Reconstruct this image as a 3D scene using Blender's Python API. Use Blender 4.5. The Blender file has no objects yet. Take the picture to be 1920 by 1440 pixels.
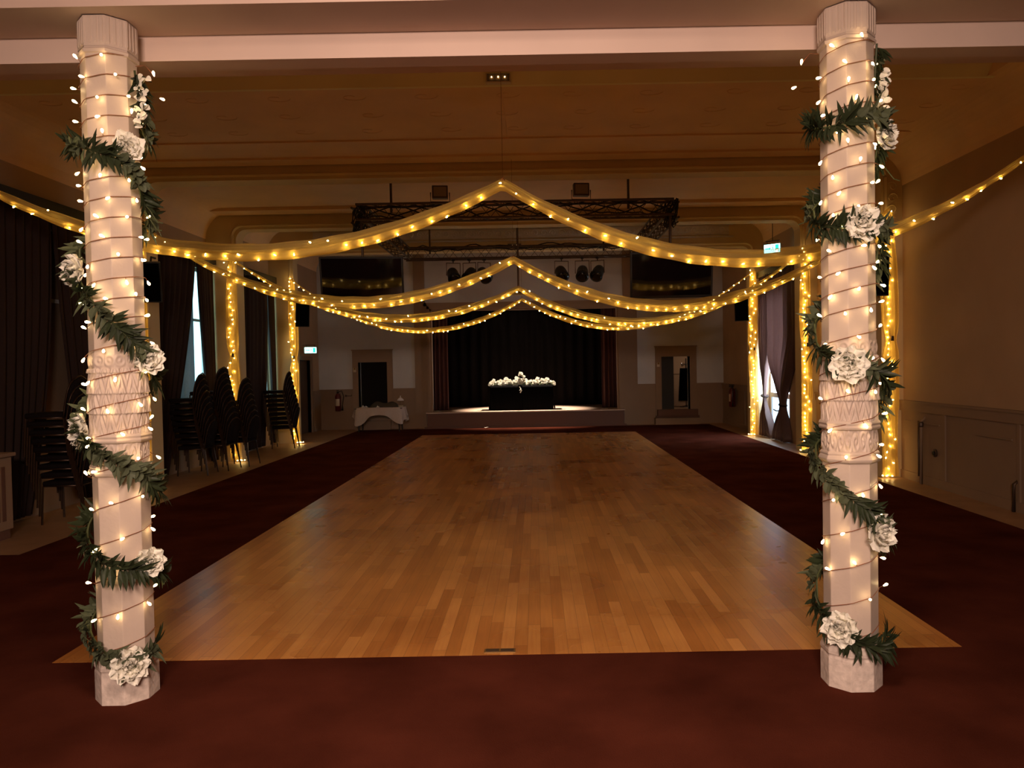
import bpy, math, random
from mathutils import Vector, Matrix, noise
R = math.radians
PI = math.pi
rnd = random.Random(7)
SC = bpy.context.scene
C = SC.collection

# ------------------------------------------------------------ camera, world, light, exposure
H = 1.75                       # eye height
F = 1420.0                     # focal length in pixels of the 1920 wide frame
cam_d = bpy.data.cameras.new('camera')
cam = bpy.data.objects.new('camera', cam_d); C.objects.link(cam)
cam_d.sensor_width = 36.0
cam_d.lens = 36.0 * F / 1920.0
cam_d.shift_x = -45.0 / 1920.0
cam_d.clip_end = 200
cam.matrix_world = Matrix.Translation((0, 0, H)) @ Matrix.Rotation(R(90 - 1.37), 4, 'X') @ Matrix.Rotation(R(-1.03), 4, 'Z')
SC.camera = cam

world = bpy.data.worlds.new('World'); SC.world = world
world.use_nodes = True
world.node_tree.nodes['Background'].inputs[0].default_value = (0.55, 0.8, 1.0, 1)
world.node_tree.nodes['Background'].inputs[1].default_value = 0.02

vs = SC.view_settings
vs.view_transform = 'Standard'; vs.look = 'None'; vs.gamma = 1.0; vs.use_curve_mapping = False
vs.exposure = 0.0
SC.cycles.use_denoising = True
SC.cycles.use_light_tree = True
SC.cycles.max_bounces = 6
SC.cycles.diffuse_bounces = 4
SC.cycles.transparent_max_bounces = 12
SC.cycles.sample_clamp_indirect = 3.0
SC.cycles.caustics_reflective = False
SC.cycles.caustics_refractive = False

def area_light(name, loc, target, power, size, color, size_y=None, spread=180):
    d = bpy.data.lights.new(name, 'AREA'); d.energy = power; d.color = color
    d.size = size; d.spread = R(spread)
    if size_y: d.shape = 'RECTANGLE'; d.size_y = size_y
    o = bpy.data.objects.new(name, d); C.objects.link(o); o.location = loc
    o.rotation_euler = (Vector(target) - Vector(loc)).to_track_quat('-Z', 'Y').to_euler()
    return o
# the ceiling lights of the room the camera stands in
area_light('front_room_light', (-0.3, -2.2, 3.2), (-0.3, 4.2, 1.5), 118, 1.4, (1.0, 0.71, 0.57), 0.5, 95)
area_light('front_ceiling_light', (-0.3, 1.4, 3.9), (-0.3, 3.4, 0.0), 78, 1.2, (1.0, 0.72, 0.56), 0.6, 130)

# ------------------------------------------------------------ materials
def nt(name):
    m = bpy.data.materials.new(name); m.use_nodes = True
    n = m.node_tree.nodes; l = m.node_tree.links
    return m, n, l, n['Principled BSDF']

def mat(name, col, rough=0.6, metal=0.0, spec=0.4, bump=0.0, bscale=40, var=0.0, vscale=3, emit=None, estr=0, sheen=0, coat=0):
    m, n, l, b = nt(name)
    b.inputs['Roughness'].default_value = rough
    b.inputs['Metallic'].default_value = metal
    b.inputs['Specular IOR Level'].default_value = spec
    b.inputs['Sheen Weight'].default_value = sheen
    b.inputs['Coat Weight'].default_value = coat
    tc = n.new('ShaderNodeTexCoord')
    nz = n.new('ShaderNodeTexNoise'); nz.inputs['Scale'].default_value = vscale; nz.inputs['Detail'].default_value = 5
    l.new(tc.outputs['Object'], nz.inputs['Vector'])
    rp = n.new('ShaderNodeValToRGB')
    rp.color_ramp.elements[0].position = 0.3; rp.color_ramp.elements[1].position = 0.7
    rp.color_ramp.elements[0].color = [c * (1 - var) for c in col] + [1]
    rp.color_ramp.elements[1].color = [min(1, c * (1 + var * .6)) for c in col] + [1]
    l.new(nz.outputs[0], rp.inputs[0]); l.new(rp.outputs[0], b.inputs['Base Color'])
    if bump:
        nb = n.new('ShaderNodeTexNoise'); nb.inputs['Scale'].default_value = bscale; nb.inputs['Detail'].default_value = 4
        l.new(tc.outputs['Object'], nb.inputs['Vector'])
        bp = n.new('ShaderNodeBump'); bp.inputs['Strength'].default_value = bump; bp.inputs['Distance'].default_value = 0.01
        l.new(nb.outputs[0], bp.inputs['Height']); l.new(bp.outputs[0], b.inputs['Normal'])
    if emit:
        b.inputs['Emission Color'].default_value = (*emit, 1); b.inputs['Emission Strength'].default_value = estr
    return m

def cloth(name, col, transl=0.4, transp=0.0, rough=0.8, tcol=None, var=.12, streak=30):
    m, n, l, b = nt(name)
    out = n['Material Output']
    b.inputs['Roughness'].default_value = rough; b.inputs['Specular IOR Level'].default_value = 0.2
    tc = n.new('ShaderNodeTexCoord'); nz = n.new('ShaderNodeTexNoise'); nz.inputs['Scale'].default_value = streak
    l.new(tc.outputs['Object'], nz.inputs['Vector'])
    rp = n.new('ShaderNodeValToRGB')
    rp.color_ramp.elements[0].color = [c * (1 - var) for c in col] + [1]
    rp.color_ramp.elements[1].color = [min(1, c * (1 + var)) for c in col] + [1]
    l.new(nz.outputs[0], rp.inputs[0]); l.new(rp.outputs[0], b.inputs['Base Color'])
    tr = n.new('ShaderNodeBsdfTranslucent'); tr.inputs[0].default_value = (*(tcol or col), 1)
    mx = n.new('ShaderNodeMixShader'); mx.inputs[0].default_value = transl
    l.new(b.outputs[0], mx.inputs[1]); l.new(tr.outputs[0], mx.inputs[2])
    last = mx
    if transp:
        tp = n.new('ShaderNodeBsdfTransparent'); m2 = n.new('ShaderNodeMixShader'); m2.inputs[0].default_value = transp
        l.new(mx.outputs[0], m2.inputs[1]); l.new(tp.outputs[0], m2.inputs[2]); last = m2
    l.new(last.outputs[0], out.inputs[0])
    return m

def emission(name, col, s):
    m = bpy.data.materials.new(name); m.use_nodes = True
    n = m.node_tree.nodes; n.clear()
    e = n.new('ShaderNodeEmission'); e.inputs[0].default_value = (*col, 1); e.inputs[1].default_value = s
    o = n.new('ShaderNodeOutputMaterial'); m.node_tree.links.new(e.outputs[0], o.inputs[0])
    return m

def wood_floor():
    m, n, l, b = nt('strip_wood')
    tc = n.new('ShaderNodeTexCoord'); sx = n.new('ShaderNodeSeparateXYZ'); l.new(tc.outputs['Object'], sx.inputs[0])
    def M(op, a, b2=None, clamp=False):
        k = n.new('ShaderNodeMath'); k.operation = op; k.use_clamp = clamp
        for i, v in enumerate((a, b2)):
            if v is None: continue
            if isinstance(v, (int, float)): k.inputs[i].default_value = v
            else: l.new(v, k.inputs[i])
        return k.outputs[0]
    xs = M('DIVIDE', sx.outputs[0], 0.083); row = M('FLOOR', xs); fx = M('FRACT', xs)
    w1 = n.new('ShaderNodeTexWhiteNoise'); w1.noise_dimensions = '1D'; l.new(row, w1.inputs['W'])
    ys = M('ADD', M('DIVIDE', sx.outputs[1], 1.05), M('MULTIPLY', w1.outputs[0], 7.3)); colr = M('FLOOR', ys); fy = M('FRACT', ys)
    cb = n.new('ShaderNodeCombineXYZ'); l.new(row, cb.inputs[0]); l.new(colr, cb.inputs[1])
    w2 = n.new('ShaderNodeTexWhiteNoise'); w2.noise_dimensions = '3D'; l.new(cb.outputs[0], w2.inputs['Vector'])
    rp = n.new('ShaderNodeValToRGB'); cr = rp.color_ramp
    cr.elements[0].position = 0; cr.elements[0].color = (0.45, 0.172, 0.038, 1)
    cr.elements[1].position = 1; cr.elements[1].color = (0.68, 0.315, 0.085, 1)
    e = cr.elements.new(.3); e.color = (0.53, 0.218, 0.050, 1)
    e = cr.elements.new(.65); e.color = (0.60, 0.265, 0.066, 1)
    l.new(w2.outputs[0], rp.inputs[0])
    mp = n.new('ShaderNodeMapping'); mp.inputs['Scale'].default_value = (60, 2.5, 1); l.new(tc.outputs['Object'], mp.inputs[0])
    add = n.new('ShaderNodeVectorMath'); l.new(mp.outputs[0], add.inputs[0]); l.new(w2.outputs['Color'], add.inputs[1])
    gr = n.new('ShaderNodeTexNoise'); gr.inputs['Scale'].default_value = 1; gr.inputs['Detail'].default_value = 6; l.new(add.outputs[0], gr.inputs['Vector'])
    mx = n.new('ShaderNodeMixRGB'); mx.blend_type = 'OVERLAY'; mx.inputs[0].default_value = .25
    l.new(rp.outputs[0], mx.inputs[1]); l.new(gr.outputs[0], mx.inputs[2])
    # large worn blotches
    bl = n.new('ShaderNodeTexNoise'); bl.inputs['Scale'].default_value = .9; bl.inputs['Detail'].default_value = 3; l.new(tc.outputs['Object'], bl.inputs['Vector'])
    br = n.new('ShaderNodeValToRGB'); br.color_ramp.elements[0].position = .35; br.color_ramp.elements[0].color = (.72, .66, .62, 1); br.color_ramp.elements[1].position = .65; br.color_ramp.elements[1].color = (1, 1, 1, 1)
    l.new(bl.outputs[0], br.inputs[0])
    m2 = n.new('ShaderNodeMixRGB'); m2.blend_type = 'MULTIPLY'; m2.inputs[0].default_value = 1; l.new(mx.outputs[0], m2.inputs[1]); l.new(br.outputs[0], m2.inputs[2])
    gx = M('LESS_THAN', fx, 0.035); gy = M('LESS_THAN', fy, 0.004); g = M('MAXIMUM', gx, gy)
    m3 = n.new('ShaderNodeMixRGB'); m3.inputs[2].default_value = (0.09, 0.03, 0.01, 1); l.new(M('MULTIPLY', g, .55), m3.inputs[0]); l.new(m2.outputs[0], m3.inputs[1])
    l.new(m3.outputs[0], b.inputs['Base Color'])
    rr = n.new('ShaderNodeMapRange'); rr.inputs['To Min'].default_value = .22; rr.inputs['To Max'].default_value = .34; l.new(bl.outputs[0], rr.inputs[0])
    l.new(rr.outputs[0], b.inputs['Roughness'])
    bp = n.new('ShaderNodeBump'); bp.inputs['Strength'].default_value = .12; bp.inputs['Distance'].default_value = .002
    l.new(gr.outputs[0], bp.inputs['Height']); l.new(bp.outputs[0], b.inputs['Normal'])
    return m

def plaster(name, col, lines=0, bump=.15, bscale=14, rough=.75):
    return mat(name, col, rough=rough, bump=bump, bscale=bscale, var=.08, vscale=1.3)

MT = {}
MT['wood'] = wood_floor()
MT['carpet'] = mat('red_carpet', (0.082, 0.021, 0.012), rough=1, spec=.0, bump=.6, bscale=260, var=.35, vscale=1.6)
MT['strip'] = mat('side_floor', (0.36, 0.22, 0.12), rough=.45, var=.15, bump=.05)
MT['wall'] = plaster('cream_wall', (0.45, 0.305, 0.18))
MT['dado'] = plaster('taupe_dado', (0.29, 0.195, 0.125))
MT['ceiling'] = plaster('ceiling_plaster', (0.86, 0.60, 0.33), bump=.5, bscale=3.2)
MT['rib'] = plaster('rib_plaster', (0.70, 0.55, 0.30), bump=.05)
MT['backwall'] = plaster('pale_end_wall', (0.60, 0.60, 0.60))
MT['lining'] = cloth('grey_lining', (0.22, 0.23, 0.25), .12)
MT['pale'] = plaster('glow_tint_fascia', (0.90, 0.80, 0.46), bump=.05)  # yellow light falling on the fascia is put into this colour
MT['beam'] = plaster('beam_plaster', (0.66, 0.50, 0.42), bump=.05)
MT['frieze'] = plaster('frieze_plaster', (0.62, 0.56, 0.48), bump=.9, bscale=16)
MT['pillar'] = mat('pillar_paint', (0.58, 0.465, 0.39), rough=.5, bump=.12, bscale=45, var=.07, vscale=5)
MT['base'] = mat('chipped_paint', (0.74, 0.62, 0.54), rough=.55, bump=.55, bscale=22, var=.2, vscale=26)
MT['wire'] = mat('copper_wire', (0.22, 0.08, 0.04), rough=.5)
MT['clearwire'] = mat('clear_cable', (0.5, 0.38, 0.16), rough=.4)
MT['bulb'] = emission('warm_led', (1.0, 0.68, 0.30), 26)
MT['bulb2'] = emission('amber_led', (1.0, 0.64, 0.20), 55)
MT['voile'] = cloth('cream_voile', (0.85, 0.64, 0.20), .55, .20, tcol=(0.98, .72, .18))
MT['leafd'] = cloth('dark_leaf', (0.030, 0.040, 0.018), .12, rough=.45, var=.4, streak=9)
MT['leafg'] = cloth('sage_leaf', (0.095, 0.110, 0.062), .18, rough=.55, var=.35, streak=9)
MT['stem'] = mat('stem_green', (0.05, 0.06, 0.02))
MT['petal'] = cloth('ivory_petal', (0.95, 0.92, 0.81), .15, rough=.6, var=.05)
MT['curtain'] = cloth('brown_curtain', (0.040, 0.024, 0.020), .10, rough=.85, tcol=(.22, .13, .12))
MT['curtain_thin'] = cloth('satin_brown_curtain', (0.16, 0.095, 0.08), .22, rough=.45, tcol=(.42, .28, .25))
MT['stagecurtain'] = cloth('stage_curtain', (0.085, 0.032, 0.026), .1, rough=.7)
MT['backdrop'] = mat('black_backdrop', (0.006, 0.005, 0.005), rough=1, spec=.02)
MT['black'] = mat('black_paint', (0.012, 0.010, 0.009), rough=.55)
MT['blackcloth'] = mat('black_cloth', (0.002, 0.0018, 0.002), rough=.9, spec=.02)
MT['screen'] = mat('black_screen', (0.004, 0.004, 0.005), rough=.07, spec=.5)
MT['metal'] = mat('dull_metal', (0.10, 0.065, 0.045), rough=.45, metal=.6)
MT['chrome'] = mat('chrome', (.7, .7, .7), rough=.15, metal=1)
MT['brass'] = mat('brass', (.35, .22, .08), rough=.45, metal=.8)
MT['chairframe'] = mat('chair_frame', (0.055, 0.030, 0.018), rough=.35, metal=.6)
MT['chairpad'] = mat('dark_upholstery', (0.010, 0.006, 0.006), rough=.8, spec=.15)
MT['white'] = mat('white_paint', (0.72, 0.72, 0.72), rough=.5)
MT['cloth'] = cloth('white_tablecloth', (0.62, 0.52, 0.45), .1)
MT['net'] = cloth('net_curtain', (0.7, 0.72, 0.75), .6, .25)
MT['day'] = emission('daylight_pane', (0.40, 0.82, 0.90), 2.6)
MT['day2'] = emission('daylight_pane_door', (0.62, 0.80, 1.0), 34)
MT['day3'] = emission('daylight_pane_low', (0.55, 0.74, 0.95), 2.0)
MT['exit'] = emission('exit_panel', (0.35, 0.95, 0.88), 7)
MT['exitmark'] = emission('exit_mark', (0.02, 0.55, 0.40), 2)
MT['red'] = mat('extinguisher_red', (0.11, 0.010, 0.008), rough=.35)
MT['door'] = mat('dark_door', (0.10, 0.055, 0.035), rough=.5)
MT['dark'] = mat('dark_void', (0.01, 0.008, 0.007), rough=1)
MT['stagefloor'] = mat('stage_boards', (0.55, 0.40, 0.30), rough=.4, var=.15, vscale=6)
MT['stagefront'] = mat('stage_front', (0.14, 0.065, 0.040), rough=.7)
MT['cream'] = mat('cream_plastic', (0.6, 0.5, 0.35), rough=.4)
MT['khaki'] = mat('dark_cloth_pile', (0.06, 0.05, 0.035), rough=.9, bump=.5, bscale=12)

# ------------------------------------------------------------ mesh builder
class MB:
    def __init__(s): s.v = []; s.f = []
    def add(s, vs_, fs):
        o = len(s.v); s.v += [tuple(v) for v in vs_]; s.f += [tuple(i + o for i in f) for f in fs]; return s
    def box(s, x0, x1, y0, y1, z0, z1):
        v = [(x0,y0,z0),(x1,y0,z0),(x1,y1,z0),(x0,y1,z0),(x0,y0,z1),(x1,y0,z1),(x1,y1,z1),(x0,y1,z1)]
        return s.add(v, [(0,3,2,1),(4,5,6,7),(0,1,5,4),(1,2,6,5),(2,3,7,6),(3,0,4,7)])
    def cbox(s, c, d, rot=None):
        m = Matrix.Translation(c) @ (rot.to_4x4() if rot else Matrix.Identity(4))
        x, y, z = d[0]/2, d[1]/2, d[2]/2
        v = [m @ Vector(p) for p in ((-x,-y,-z),(x,-y,-z),(x,y,-z),(-x,y,-z),(-x,-y,z),(x,-y,z),(x,y,z),(-x,y,z))]
        return s.add(v, [(0,3,2,1),(4,5,6,7),(0,1,5,4),(1,2,6,5),(2,3,7,6),(3,0,4,7)])
    def tube(s, pts, r, n=6, cap=True):
        pts = [Vector(p) for p in pts]; rings = []; up = Vector((0, 0, 1))
        rr = r if isinstance(r, (list, tuple)) else [r] * len(pts)
        for i, p in enumerate(pts):
            d = (pts[min(i+1, len(pts)-1)] - pts[max(i-1, 0)])
            d = d.normalized() if d.length > 1e-9 else Vector((0, 0, 1))
            a = d.cross(up)
            if a.length < 1e-3: a = d.cross(Vector((0, 1, 0)))
            a.normalize(); b = d.cross(a)
            if i and a.dot(last) < 0: a, b = -a, -b
            last = a
            rings.append([p + (a * math.cos(2*PI*k/n) + b * math.sin(2*PI*k/n)) * rr[i] for k in range(n)])
        fs = []
        for i in range(len(pts)-1):
            for k in range(n):
                fs.append((i*n+k, i*n+(k+1) % n, (i+1)*n+(k+1) % n, (i+1)*n+k))
        if cap: fs += [tuple(range(n))[::-1], tuple((len(pts)-1)*n+k for k in range(n))]
        return s.add([v for r_ in rings for v in r_], fs)
    def lathe(s, c, prof, n=16, rot=None):
        vs_ = []; m = rot or Matrix.Identity(3)
        for r, z in prof:
            for k in range(n):
                vs_.append(Vector(c) + m @ Vector((r*math.cos(2*PI*k/n), r*math.sin(2*PI*k/n), z)))
        fs = [(i*n+k, i*n+(k+1) % n, (i+1)*n+(k+1) % n, (i+1)*n+k) for i in range(len(prof)-1) for k in range(n)]
        fs += [tuple(range(n))[::-1], tuple((len(prof)-1)*n+k for k in range(n))]
        return s.add(vs_, fs)
    def grid(s, fn, nu, nv):
        vs_ = [fn(i/nu, j/nv) for j in range(nv+1) for i in range(nu+1)]
        w = nu + 1
        return s.add(vs_, [(j*w+i, j*w+i+1, (j+1)*w+i+1, (j+1)*w+i) for j in range(nv) for i in range(nu)])
    def build(s, name, m, parent=None, smooth=False, bevel=0, solid=0):
        me = bpy.data.meshes.new(name); me.from_pydata(s.v, [], s.f); me.materials.append(MT[m]); me.update()
        if smooth:
            for p in me.polygons: p.use_smooth = True
        o = bpy.data.objects.new(name, me); C.objects.link(o)
        if parent: o.parent = parent
        if solid:
            d = o.modifiers.new('solid', 'SOLIDIFY'); d.thickness = solid; d.offset = 0
        if bevel:
            b = o.modifiers.new('bevel', 'BEVEL'); b.width = bevel; b.segments = 2; b.limit_method = 'ANGLE'
        return o
def tag(o, label, cat, group=None, kind=None):
    o['label'] = label; o['category'] = cat
    if group: o['group'] = group
    if kind: o['kind'] = kind
    return o
def thing(name, loc, label, cat, group=None, rz=0):
    o = bpy.data.objects.new(name, None); C.objects.link(o); o.location = loc; o.rotation_euler[2] = rz
    o.empty_display_size = .1
    return tag(o, label, cat, group)
def struct(o, label=None, cat=None):
    o['kind'] = 'structure'
    if label: o['label'] = label
    if cat: o['category'] = cat
    return o
def dup_tree(root, loc, rz=None):
    r = root.copy(); C.objects.link(r); r.location = loc
    if rz is not None: r.rotation_euler[2] = rz
    for ch in list(root.children):
        c = ch.copy(); C.objects.link(c); c.parent = r
        for g in list(ch.children):
            d = g.copy(); C.objects.link(d); d.parent = c
    return r

# ------------------------------------------------------------ dimensions
XL, XR = -6.30, 5.45            # side walls
YB = 22.0                       # back wall
YN = -3.2                       # wall behind the camera
PL, PR = -5.72, 5.13            # faces of the wall ribs
RIBS = (8.0, 11.4, 14.8, 18.2)
PX = 1.0 / F
def Z(py, Y): return H + (686 - py) * Y / F   # height of a level read at depth Y

# ------------------------------------------------------------ floors
struct(MB().box(XL-.3, XR+.6, YN, 26, -.1, 0).build('floor', 'strip'), 'brown wooden floor strip along the walls of the hall', 'floor')
o = MB()
CX0, CX1 = -5.04, 4.9
DX0, DX1, DY0, DY1 = -2.95, 2.54, 4.53, 19.5
o.box(CX0, CX1, YN+.05, DY0, .001, .010); o.box(CX0, DX0, DY0, DY1, .001, .010); o.box(DX1, CX1, DY0, DY1, .001, .010); o.box(CX0, CX1, DY1, 21.5, .001, .010)
# beside the foreground the carpet runs right up to the walls
o.box(XL, CX0, YN+.05, 7.3, .001, .010); o.box(CX1, XR, YN+.05, 7.3, .001, .010)
tag(o.build('carpet', 'carpet'), 'dark red carpet surrounding the wooden dance floor', 'carpet')
tag(MB().box(DX0, DX1, DY0, DY1, .0005, .012).build('dance_floor', 'wood'), 'polished orange strip wood dance floor in the centre of the hall', 'dance floor')
pt = thing('floor_socket_plate', (-.25, 4.59, .012), 'small brass floor plate set in the front edge of the dance floor', 'floor plate')
MB().box(-.095, .095, -.03, .03, 0, .004).build('plate', 'brass', pt)
MB().box(-.085, -.005, -.022, .022, .004, .007).build('lid', 'metal', pt); MB().box(.005, .085, -.022, .022, .004, .007).build('lid', 'metal', pt)

# ------------------------------------------------------------ walls
W = MB()
def holes_wall_x(mb, x0, x1, y0, y1, z0, z1, holes):
    """wall in the YZ plane, thickness x0..x1, holes = (ya, yb, za, zb)"""
    ys = y0
    for ya, yb, za, zb in sorted(holes):
        mb.box(x0, x1, ys, ya, z0, z1)
        if za > z0: mb.box(x0, x1, ya, yb, z0, za)
        if zb < z1: mb.box(x0, x1, ya, yb, zb, z1)
        ys = yb
    mb.box(x0, x1, ys, y1, z0, z1)
WIN = [(9.0, 10.6, 1.2, 3.7), (12.7, 14.6, 1.2, 3.7), (16.3, 18.0, 1.2, 3.7)]
holes_wall_x(W, XL-.35, XL, YN, YB+.3, 0, 5.2, WIN + [(20.0, 21.15, 0, 2.02)])
struct(W.build('wall_left', 'wall'), 'cream left wall with tall curtained windows', 'wall')
W = MB(); holes_wall_x(W, XR, XR+.45, YN, YB+.3, 0, 5.2, [(16.3, 18.0, 0, 3.3)])
struct(W.build('wall_right', 'wall'), 'plain brown right wall of the hall', 'wall')
struct(MB().box(XL-.3, XR+.3, YN-.2, YN, 0, 5.2).build('wall_front', 'wall'), 'wall behind the viewpoint', 'wall')
# back wall with the stage opening and two side doors
SX0, SX1, SZ, ST = -3.02, 2.38, .47, 3.40
holes = [(-5.14, -4.31, .45, 1.94), (SX0, SX1, .30, ST), (3.64, 4.46, .40, 1.95)]
W = MB(); xs = XL
for a, b, za, zb in holes:
    W.box(xs, a, YB, YB+.3, 0, 5.2); W.box(a, b, YB, YB+.3, 0, za); W.box(a, b, YB, YB+.3, zb, 5.2); xs = b
W.box(xs, XR, YB, YB+.3, 0, 5.2)
struct(W.build('wall_back', 'backwall'), 'cream end wall around the stage opening', 'wall')
# dado on the back wall
D = MB()
for a, b in ((XL+.01, -5.31), (-4.15, -3.5), (2.95, 3.47), (4.66, XR-.01)):
    D.box(a, b, YB-.03, YB, 0, 1.13); D.box(a, b, YB-.05, YB, 1.13, 1.17); D.box(a, b, YB-.045, YB, .86, .88)
D.box(-3.5, -3.18, YB-.05, YB, 0, 5.07); D.box(2.55, 2.95, YB-.05, YB, 0, 5.07)
struct(D.build('trim_1', 'dado'), 'taupe dado panelling and broad strips on the end wall', 'trim')
# dado on the side walls
D = MB()
for y0, y1 in ((YN+.1, 15.2), (18.2, YB-.05)):
    D.box(XR-.035, XR, y0, y1, 0, 1.0); D.box(XR-.06, XR, y0, y1, 1.0, 1.13); D.box(XR-.075, XR, y0, y1, 1.12, 1.15); D.box(XR-.05, XR, y0, y1, 0, .12)
for y in (10.0, 8.45, 6.6, 19.6): D.box(XR-.055, XR, y, y+.05, .12, 1.0)
D.box(XR-.055, XR, 8.6, 9.3, .80, .82); D.box(XR-.055, XR, 10.15, 11.1, .84, .86)
struct(D.build('trim_2', 'dado'), 'taupe dado rail and panelling along the right wall', 'trim')
D = MB()
D.box(XL, XL+.04, YN+.1, 19.9, 0, 1.1); D.box(XL, XL+.055, YN+.1, 19.9, 1.1, 1.16); D.box(XL, XL+.05, 21.3, YB-.05, 0, 1.15)
struct(D.build('trim_3', 'dado'), 'brown dado panelling below the left windows', 'trim')

# ribs: each a frame of two pilasters and a ceiling rib with rounded inner corners
def rib(i, y, zb, w=.34):
    m = MB(); r = .20; ya, yb = y-w/2, y+w/2; pts_i = []; pts_o = []
    pts_i.append((PL, 0)); pts_o.append((XL, 0))
    for k in range(9):
        a = PI - k*PI/2/8
        pts_i.append((PL + r + r*math.cos(a), zb - r + r*math.sin(a)))
        pts_o.append((XL, 5.15) if k < 8 else (PL+r, 5.15))
    for k in range(9):
        a = PI/2 - k*PI/2/8
        pts_i.append((PR - r + r*math.cos(a), zb - r + r*math.sin(a)))
        pts_o.append((PR-r, 5.15) if k == 0 else (XR, 5.15))
    pts_i.append((PR, 0)); pts_o.append((XR, 0))
    for q in range(len(pts_i)-1):
        a, b, c, d = pts_i[q], pts_i[q+1], pts_o[q+1], pts_o[q]
        v = [(a[0], ya, a[1]), (b[0], ya, b[1]), (c[0], ya, c[1]), (d[0], ya, d[1]),
             (a[0], yb, a[1]), (b[0], yb, b[1]), (c[0], yb, c[1]), (d[0], yb, d[1])]
        m.add(v, [(0,1,2,3), (7,6,5,4), (0,4,5,1)])
    # raised edge moulding round the inner line
    path = [(p[0] + (.07 if p[0] > 0 else -.07 if p[0] < -1 else 0), ya-.01, p[1] + (.07 if 0 < q < len(pts_i)-1 else 0)) for q, p in enumerate(pts_i)]
    m.tube(path, .03, 5)
    return struct(m.build('trim_%d' % (i+4), 'rib'), 'plaster rib crossing walls and ceiling, number %d from the near end' % (i+1), 'rib')
for i, (y, zb) in enumerate(zip(RIBS, (0, 4.56, 4.47, 4.50))):
    if i: rib(i, y, zb)
# frieze on the far rib face
m = MB(); m.box(PL+.5, PR-.5, 18.0, 18.03, 4.78, 5.0); m.box(PL+.4, PR-.4, 17.99, 18.03, 4.72, 4.75); m.box(PL+.4, PR-.4, 17.98, 18.03, 5.02, 5.06)
def scroll(mb, cx, cz, r, y, s=1):
    mb.tube([(cx + s*r*(1-t/14)*math.cos(t*.62), y, cz + r*(1-t/14)*math.sin(t*.62)) for t in range(13)], .011, 4)
for k in range(46):
    scroll(m, -5.0 + k*.21, 4.89, .085, 17.995, 1 if k % 2 else -1)
struct(m.build('trim_9', 'frieze'), 'pale scrollwork frieze on the far ceiling rib', 'frieze')
# scroll relief beside the rounded corner of the near rib on the right
m = MB()
for q in range(5): scroll(m, 5.30, 3.62+q*.17, .085, 11.222, 1 if q % 2 else -1)
struct(m.build('trim_13', 'rib'), 'plaster scrolls at the top of the near right wall rib', 'trim')

# ceilings, one stepped profile extruded across the hall
prof = [(YN, 3.95), (3.87, 3.95), (4.45, 3.95), (4.45, 5.1), (8.0, 5.1), (8.30, 4.81),
        (10.2, 4.81), (10.2, 4.79), (10.9, 4.79), (10.9, 4.76), (11.2, 4.76), (11.2, 4.80), (14.2, 4.80), (14.2, 4.74), (14.6, 4.74), (14.6, 5.08), (YB+.3, 5.08)]
m = MB(); n = len(prof)
for (ya, za), (yb, zb) in zip(prof[:-1], prof[1:]):
    m.add([(XL-.3, ya, za), (XR+.3, ya, za), (XR+.3, yb, zb), (XL-.3, yb, zb)], [(0, 1, 2, 3)])
m.add([(XL-.3, YN, 5.2), (XR+.3, YN, 5.2), (XR+.3, YB+.3, 5.2), (XL-.3, YB+.3, 5.2)], [(0, 1, 2, 3)])
for x in (XL-.3, XR+.3):
    m.add([(x, a, b) for a, b in prof] + [(x, YB+.3, 5.2), (x, YN, 5.2)], [tuple(range(n+2))])
for x in (XL+.5, XR-.5): m.add([(x, 4.5, 4.80), (x, 8.36, 4.80), (x, 8.36, 5.1), (x, 4.5, 5.1)], [(0, 1, 2, 3)])
for ya, yb, zc in ((4.5, 11.3, 4.81), (11.3, 14.65, 4.80), (14.65, YB, 5.08)):
    for x, s_ in ((XL, 1), (XR, -1)):
        m.grid(lambda u, v: (x + s_*.5*(1-math.cos(u*PI/2)), ya+(yb-ya)*v, zc - .5*(1-math.sin(u*PI/2))), 10, 2)
struct(m.build('ceiling', 'ceiling'), 'patterned plaster ceiling of the hall', 'ceiling')
m = MB()
bp_ = [(3.86, 3.96), (3.86, 3.60), (4.13, 3.60), (4.135, 3.612), (4.24, 3.612), (4.24, 3.475), (4.38, 3.475), (4.385, 3.485), (4.50, 3.485), (4.50, 4.87), (4.44, 4.87), (4.44, 3.96)]
m.add([(XL, a, b) for a, b in bp_] + [(XR, a, b) for a, b in bp_], [(k, (k+1) % 12, (k+1) % 12 + 12, k+12) for k in range(12)])
struct(m.build('beam', 'beam'), 'broad pinkish ceiling beam carried by the two pillars', 'beam')
m = MB(); m.add([(XL+.4, 7.96, 5.11), (XR-.4, 7.96, 5.11), (XR-.4, 8.29, 4.80), (XL+.4, 8.29, 4.80), (XL+.4, 8.0, 5.14), (XR-.4, 8.0, 5.14), (XR-.4, 8.34, 4.80), (XL+.4, 8.34, 4.80)], [(0, 1, 2, 3), (4, 7, 6, 5), (3, 2, 6, 7), (0, 3, 7, 4), (1, 5, 6, 2)])  # strip slanted and tinted to imitate light on the ceiling step
struct(m.build('trim_12', 'pale'), 'fascia where the hall ceiling steps down, yellow light painted into its colour', 'fascia')
m = MB()
for k in range(-6, 7):                                   # low relief plaster swirls of the ceiling
    for j in range(3):
        cx, cy = k*.85 - .3 + rnd.uniform(-.1, .1), 8.6 + j*.6
        m.tube([(cx + .16*math.cos(t*.5)*(1-t/16), cy + .12*math.sin(t*.5)*(1-t/16), 4.808) for t in range(12)], .004, 4)
m.tube([(-.32, 8.4, 4.808), (-.32, 11.1, 4.808)], .006, 4)
struct(m.build('trim_10', 'ceiling'), 'low relief plaster swirls on the ceiling', 'ceiling moulding')

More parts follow.
